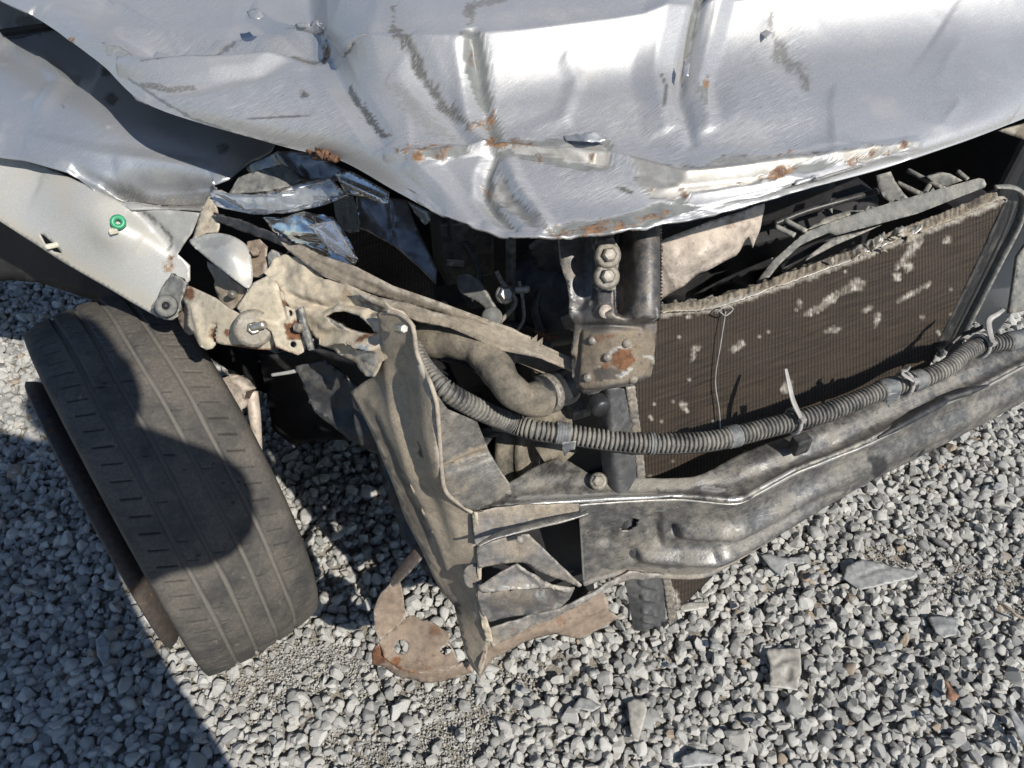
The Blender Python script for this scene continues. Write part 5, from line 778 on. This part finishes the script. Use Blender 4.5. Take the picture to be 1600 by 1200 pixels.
# ---- fan shroud and heat shield behind the radiator
hs = sheet('heat_shield', [(1018, 388), (1040, 372), (1110, 345), (1196, 318), (1188, 352), (1177, 388), (1172, 370), (1160, 380), (1150, 400), (1110, 420), (1060, 450), (1018, 484)], [(1018, 388, .71), (1196, 318, .745), (1150, 400, .68), (1018, 484, .625), (1090, 400, .70)], M['shield'], car, res=5, disp=lambda P: ridge(P, [(1040, 430), (1100, 390), (1170, 340)], 16, 'gauss')*.010+(fbm(P[:, 0]/26, P[:, 1]/26, 98)-.45)*.012, thick=.002); hs['label'] = 'pale blotchy heat shield'
fs = sheet('fan_shroud', [(1181, 441), (1207, 408), (1243, 376), (1263, 361), (1303, 346), (1357, 327), (1440, 303), (1530, 278), (1538, 280), (1541, 288), (1538, 293), (1433, 334), (1309, 367), (1297, 363), (1270, 374), (1250, 384), (1221, 410), (1196, 440)], [(1181, 441, .64), (1263, 361, .70), (1357, 327, .715), (1530, 278, .722), (1538, 293, .71), (1309, 367, .692), (1221, 410, .665), (1196, 440, .645)], M['greypl'], car, res=4, thick=.006, disp=lambda P: (fbm(P[:, 0]/40, P[:, 1]/30, 99)-.45)*.004); fs['label'] = 'broken grey fan shroud'
sheet('shroud_rib', [(1262, 358), (1290, 340), (1325, 329), (1357, 328), (1330, 338), (1296, 349)], [(1262, 358, .685), (1325, 329, .695), (1357, 328, .695)], M['greypl'], fs, res=5, thick=.004)
sheet('shroud_rib', [(1300, 372), (1345, 362), (1378, 351), (1345, 366), (1305, 383), (1258, 408), (1266, 398)], [(1300, 372, .675), (1378, 351, .685), (1258, 408, .655)], M['greypl'], fs, res=5, thick=.004)
sheet('shroud_rib', [(1370, 274), (1392, 268), (1398, 282), (1412, 302), (1422, 312), (1400, 320), (1382, 310), (1373, 294)], [(1370, 274, .72), (1392, 268, .725), (1422, 312, .69), (1382, 310, .69)], M['greypl'], fs, res=5, thick=.004)
sheet('shroud_rib', [(1448, 276), (1474, 270), (1486, 272), (1504, 282), (1478, 292), (1462, 288)], [(1448, 276, .71), (1486, 272, .71), (1478, 292, .69)], M['greypl'], fs, res=5, thick=.004)
for a, b in (((1402, 286), (1440, 304)), ((1418, 266), (1476, 296)), ((1452, 290), (1444, 302)), ((1212, 354), (1242, 368)), ((1226, 344), (1260, 362)), ((1496, 268), (1512, 281))): tube('shroud_strut', [at(*a, .70), at((a[0]+b[0])/2, (a[1]+b[1])/2, .698), at(*b, .695)], .0035, M['greypl'], fs, segs=8, smooth_n=3)
sheet('shroud_rib', [(1290, 322), (1300, 312), (1301, 334)], [(1290, 322, .66), (1300, 312, .67), (1301, 334, .65)], M['greypl'], fs, res=4, thick=.003)
sheet('bumper_stay', [(1578, 490), (1592, 400), (1606, 380), (1640, 380), (1630, 480), (1600, 486)], [(1578, 490, .50), (1592, 400, .58), (1640, 380, .58), (1630, 480, .50)], M['greypl'], car, res=6, thick=.006)
sheet('headlight_shell', [(1560, 205), (1600, 194), (1700, 160), (1720, 215), (1600, 218)], [(1560, 205, .80), (1600, 194, .81), (1720, 215, .79)], M['rail'], car, res=8, thick=.004)
# ---- dark engine bay, suspension behind the wheel
def cpos(s, q, z): p = REF+LAT*s-NRM*q; return np.array([p[0], p[1], z])
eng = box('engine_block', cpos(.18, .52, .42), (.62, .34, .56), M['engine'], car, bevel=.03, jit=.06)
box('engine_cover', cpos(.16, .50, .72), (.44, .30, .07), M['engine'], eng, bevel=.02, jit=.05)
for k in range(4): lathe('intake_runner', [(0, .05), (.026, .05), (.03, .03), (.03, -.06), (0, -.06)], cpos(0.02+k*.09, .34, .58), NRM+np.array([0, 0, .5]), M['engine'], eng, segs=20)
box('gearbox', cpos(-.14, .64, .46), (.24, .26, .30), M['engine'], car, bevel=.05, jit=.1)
fr0 = at(738, 850, .40); box('shade_rail', fr0-NRM*.36+LAT*.03+np.array([0, 0, -.05]), (.08, .62, .15), M['engine'], car, bevel=.01)  # unseen box added to block sun from the ground beside the tyre
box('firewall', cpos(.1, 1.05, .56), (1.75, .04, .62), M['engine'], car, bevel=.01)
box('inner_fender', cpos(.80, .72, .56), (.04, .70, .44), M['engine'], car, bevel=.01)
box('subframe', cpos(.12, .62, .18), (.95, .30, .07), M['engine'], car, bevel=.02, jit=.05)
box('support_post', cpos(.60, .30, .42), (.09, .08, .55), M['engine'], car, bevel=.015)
tube('stabilizer_link', [at(394, 612, .34), at(398, 650, .31), at(402, 690, .27), at(404, 722, .24)], [.009, .0095, .0075, .006], M['shield'], car, segs=14)
kn = sheet('steering_knuckle', [(342, 594), (356, 588), (372, 598), (384, 612), (376, 640), (366, 656), (352, 630)], [(342, 594, .36), (384, 612, .36), (366, 656, .31)], M['shield'], car, res=5, noise=(.006, 18), thick=.02)
lathe('strut', [(0, .17), (.03, .17), (.034, .12), (.05, .10), (.05, .07), (.026, .06), (.026, -.2), (0, -.2)], np.array([-.30, 1.02, .46]), [-.12, .1, 1], M['engine'], car, segs=28)
box('undertray', cpos(.10, .44, .22), (.55, .30, .012), M['engine'], car, bevel=.003)
tube('brake_hose', [at(425, 586, .46), at(460, 580, .47), at(508, 567, .48)], [.0025, .003, .002], M['tie'], car, segs=8)
# rest of the body so that light reaches the engine bay only from the front
bs = np.array([cpos(-.62, .55, 0), cpos(-.68, 1.6, 0), cpos(-.70, 3.9, 0)])
def wall(pts, z0, z1, name, mat):
    V = []; F = []
    for k, p in enumerate(pts):
        for f in np.linspace(0, 1, 7): V.append((p[0]-LAT[0]*.05*math.sin(f*3.14)*np.sign(p@LAT-REF@LAT-.2)*-1, p[1]-LAT[1]*.05*math.sin(f*3.14)*np.sign(p@LAT-REF@LAT-.2)*-1, z0+(z1-z0)*f))
    for k in range(len(pts)-1):
        for j in range(6): F.append((k*7+j, (k+1)*7+j, (k+1)*7+j+1, k*7+j+1))
    return mesh_obj(name, V, F, mat, car, thick=.003)
wall([cpos(-.66, .95, 0), cpos(-.70, 1.5, 0), cpos(-.72, 2.4, 0), cpos(-.72, 3.9, 0)], .22, .70, 'body_side', M['fpaint'])
wall([cpos(.98, .35, 0), cpos(1.05, .8, 0), cpos(1.08, 1.6, 0), cpos(1.08, 3.9, 0)], .22, .88, 'body_side', M['fpaint'])
rw = np.array([[cpos(s, q, z) for s in (-.72, -.3, .18, .66, 1.08)] for q, z in ((1.02, .96), (1.35, 1.02), (1.75, 1.22), (2.15, 1.40), (2.6, 1.45), (3.4, 1.42), (4.0, 1.05), (4.2, .6))]).reshape(-1, 3)
mesh_obj('cabin_shell', rw, [(r*5+c, r*5+c+1, (r+1)*5+c+1, (r+1)*5+c) for r in range(7) for c in range(4)], M['fpaint'], car, thick=.004)
# ---------------------------------------------------------------- plastic fragments and other bits lying on the gravel
KS = 1.0
def shard(name, ol, label, cat, mat, lift=.012, tilt=.006, thick=.0016, group=None, disp=None):
    c = np.mean(ol, 0); g0 = at(c[0], c[1], 0); base = gz(g0[0], g0[1])+lift-.006
    r = np.random.default_rng(int(c[0])); a = [(x, y, base+r.uniform(-1, 1)*tilt) for x, y in ((c[0]-40, c[1]), (c[0]+40, c[1]), (c[0], c[1]-40))]
    o = sheet(name, ol, a, mat, None, res=4, noise=(.003, 25), thick=thick, ragged=1., disp=disp); return tag(o, label, cat, group)
shard('plastic_shard', [(1322, 884), (1348, 873), (1395, 886), (1434, 892), (1430, 902), (1390, 912), (1345, 922), (1318, 904)], 'large cracked grey plastic shard lying on gravel beside the bumper beam', 'shard', M['shard'], .026, disp=lambda P: ridge(P, [(1330, 906), (1375, 888), (1395, 886)], 4, 'tent')*-.004)
shard('plastic_shard', [(1188, 866), (1202, 866), (1225, 872), (1257, 868), (1257, 880), (1236, 880), (1228, 884), (1222, 902), (1205, 888)], 'forked dark grey plastic shard just below the bumper beam', 'shard', M['shard'], .026)
ps = shard('plastic_plate', [(1197, 1014), (1224, 1013), (1250, 1012), (1252, 1050), (1246, 1078), (1202, 1072), (1204, 1040)], 'pale round-cornered plastic plate with an oval hole pressed in gravel', 'plate', M['shardl'], .026, disp=lambda P: ridge(P, [(1206, 1042), (1220, 1030), (1250, 1026)], 4, 'gauss')*-.003-np.exp(-(((P[:, 0]-1231)/7)**2+((P[:, 1]-1053)/11)**2)**2)*.006)
shard('plastic_shard', [(1450, 964), (1466, 962), (1498, 966), (1494, 992), (1474, 996), (1462, 988)], 'ribbed light grey plastic shard half sunk between stones', 'shard', M['shard'], .026, disp=lambda P: ridge(P, [(1460, 978), (1498, 978)], 4, 'gauss')*.003)
shard('plastic_shard', [(1574, 1106), (1584, 1108), (1604, 1140), (1620, 1190), (1604, 1172), (1590, 1146)], 'long narrow grey plastic strip lying on gravel by a leaf', 'shard', M['shard'], .028)
shard('plastic_shard', [(980, 1097), (992, 1092), (1006, 1094), (1011, 1108), (1006, 1128), (998, 1158), (990, 1158), (984, 1130)], 'tapered pinkish beige plastic fragment lying on gravel', 'shard', M['shardl'], .027)
shard('plastic_shard', [(890, 1112), (905, 1090), (922, 1092), (940, 1104), (926, 1112), (905, 1108)], 'small angular grey brown chip between stones near the beige fragment', 'shard', M['shard'], .024)
shard('plastic_shard', [(1064, 1182), (1088, 1172), (1130, 1182), (1118, 1196), (1066, 1200)], 'rounded flat grey plastic shard on gravel below the pale plate', 'shard', M['shard'], .025)
shard('plastic_shard', [(150, 1000), (160, 990), (172, 1004), (172, 1026), (162, 1042), (152, 1024)], 'dark smooth plastic shard lying in shadow beside the tyre', 'shard', M['shard'], .024)
shard('plastic_shard', [(1060, 946), (1074, 942), (1106, 940), (1108, 950), (1066, 956)], 'thin pale sliver under the radiator corner', 'shard', M['shardl'], .024)
cr_ = np.random.default_rng(5)
for k, (x, y) in enumerate([(820, 1080), (1120, 1010), (1290, 980), (1390, 1010), (1180, 1130), (1330, 1140), (720, 1150), (930, 1050), (1500, 900), (1420, 830), (1560, 760), (1270, 900), (1050, 1040), (560, 1160), (1450, 1120), (1160, 950)]):
    n_ = cr_.integers(4, 6); ang = np.sort(cr_.uniform(0, 6.28, n_)); rad_ = cr_.uniform(6, 12, n_); el = cr_.uniform(.5, 1)
    ol = [(x+r_*math.cos(t), y+r_*el*math.sin(t)) for t, r_ in zip(np.linspace(0, 6.28, n_, endpoint=False)+cr_.uniform(0, .6, n_), rad_)]
    shard('plastic_chip', ol, 'small broken grey plastic chip lying loose on the gravel', 'chip', M['shard'], .024, .010, .002, 'small plastic chips on the gravel')
lf = shard('dry_leaf', [(1474, 1058), (1482, 1064), (1490, 1078), (1500, 1088), (1488, 1098), (1478, 1090), (1478, 1074)], 'small curled reddish dry leaf lying among the stones', 'leaf', M['leaf'], .030, thick=.0008, disp=lambda P: ridge(P, [(1475, 1060), (1488, 1095)], 5, 'tent')*.006)
tg = tube('twig', [at(1558, 940, .022), at(1575, 950, .026), at(1590, 962, .025), at(1612, 972, .02)], [.002, .0035, .003, .002], M['rusty'], None, segs=7); tag(tg, 'thin dark brown twig lying on the sandy strip', 'twig')
# ---------------------------------------------------------------- the person taking the photograph, whose shadow falls across the tyre and gravel
def skin_body(name, joints, edges, mat, parent=None, sub=2):
    me = bpy.data.meshes.new(name); me.from_pydata([j[:3] for j in joints], edges, []); o = bpy.data.objects.new(name, me); link(o, parent)
    sk = o.modifiers.new('skin', 'SKIN'); sk.use_smooth_shade = True
    for v, j in zip(me.skin_vertices[0].data, joints): v.radius = (j[3], j[4] if len(j) > 4 else j[3])
    me.skin_vertices[0].data[0].use_root = True; s = o.modifiers.new('sub', 'SUBSURF'); s.levels = s.render_levels = sub; me.materials.append(mat); return o
PX, PY = .07, -.08
J = [(-.20, -.16, .93, .15, .12), (-.19, -.16, 1.12, .16, .13), (-.13, -.15, 1.30, .18, .13), (-.03, -.12, 1.44, .12, .10), (.02, -.10, 1.51, .07), (.06, -.07, 1.56, .095, .10), (.07, -.07, 1.68, .09, .10),
     (-.19, -.10, 1.46, .11), (-.36, -.02, 1.42, .09), (-.22, -.02, 1.38, .06), (-.085, -.075, 1.315, .026), (.11, -.15, 1.47, .11), (.22, -.12, 1.40, .085), (.16, -.10, 1.36, .06), (.080, -.075, 1.30, .026),
     (-.30, -.16, .86, .10), (-.32, -.13, .48, .075), (-.33, -.17, .09, .05), (-.34, -.03, .04, .04, .03), (-.10, -.16, .86, .10), (-.08, -.13, .48, .075), (-.07, -.17, .09, .05), (-.06, -.03, .04, .04, .03)]
Ed = [(0, 1), (1, 2), (2, 3), (3, 4), (4, 5), (5, 6), (2, 7), (7, 8), (8, 9), (9, 10), (2, 11), (11, 12), (12, 13), (13, 14), (0, 15), (15, 16), (16, 17), (17, 18), (0, 19), (19, 20), (20, 21), (21, 22)]
per = skin_body('person', J, Ed, M['jacket']); tag(per, 'person in dark clothes standing over the wreck holding up a phone', 'person')
VD = np.array([0, CD, -SD]); UPV = np.array([0, SD, CD]); ph = EYE-VD*.016-UPV*.035
phone = box('phone', ph, (.155, .009, .075), M['phone'], None, rot=np.stack([[1, 0, 0], VD, UPV], 1), bevel=.003); tag(phone, 'dark slim phone held level by the standing person', 'phone')
for s in (-1, 1):
    w0 = np.array([.082*s, -.07, 1.308]); hj = [(*w0, .024)]; he = []
    for f in range(4):
        b = w0+np.array([-.004*s, .012, .010])+UPV*(.020-.016*f)*1.0; a1 = b+np.array([.012*s, 0, 0])-VD*.002; a2 = np.array([.062*s, 0, 0])+ph*np.array([0, 1, 1])+VD*-.010+UPV*(.024-.016*f); k = len(hj)
        hj += [(*b, .011), (*(.5*(a1+a2)+np.array([.012*s, 0, 0])-VD*.008), .0088), (*(a2-VD*.006), .0075)]; he += [(0, k), (k, k+1), (k+1, k+2)]
    k = len(hj); hj += [(*(w0+np.array([-.012*s, .01, -.008])), .012), (*(ph+np.array([.066*s, 0, 0])-UPV*.030-VD*.012), .010), (*(ph+np.array([.048*s, 0, 0])-UPV*.020-VD*.012), .0085)]; he += [(0, k), (k, k+1), (k+1, k+2)]
    skin_body('hand', hj, he, M['skin'], per)
hr = lathe('hair', [(0, .105), (.05, .095), (.085, .05), (.092, 0), (.085, -.05)], (PX, PY-.015, 1.70), [0, -.25, 1], M['hair'], per, segs=28)
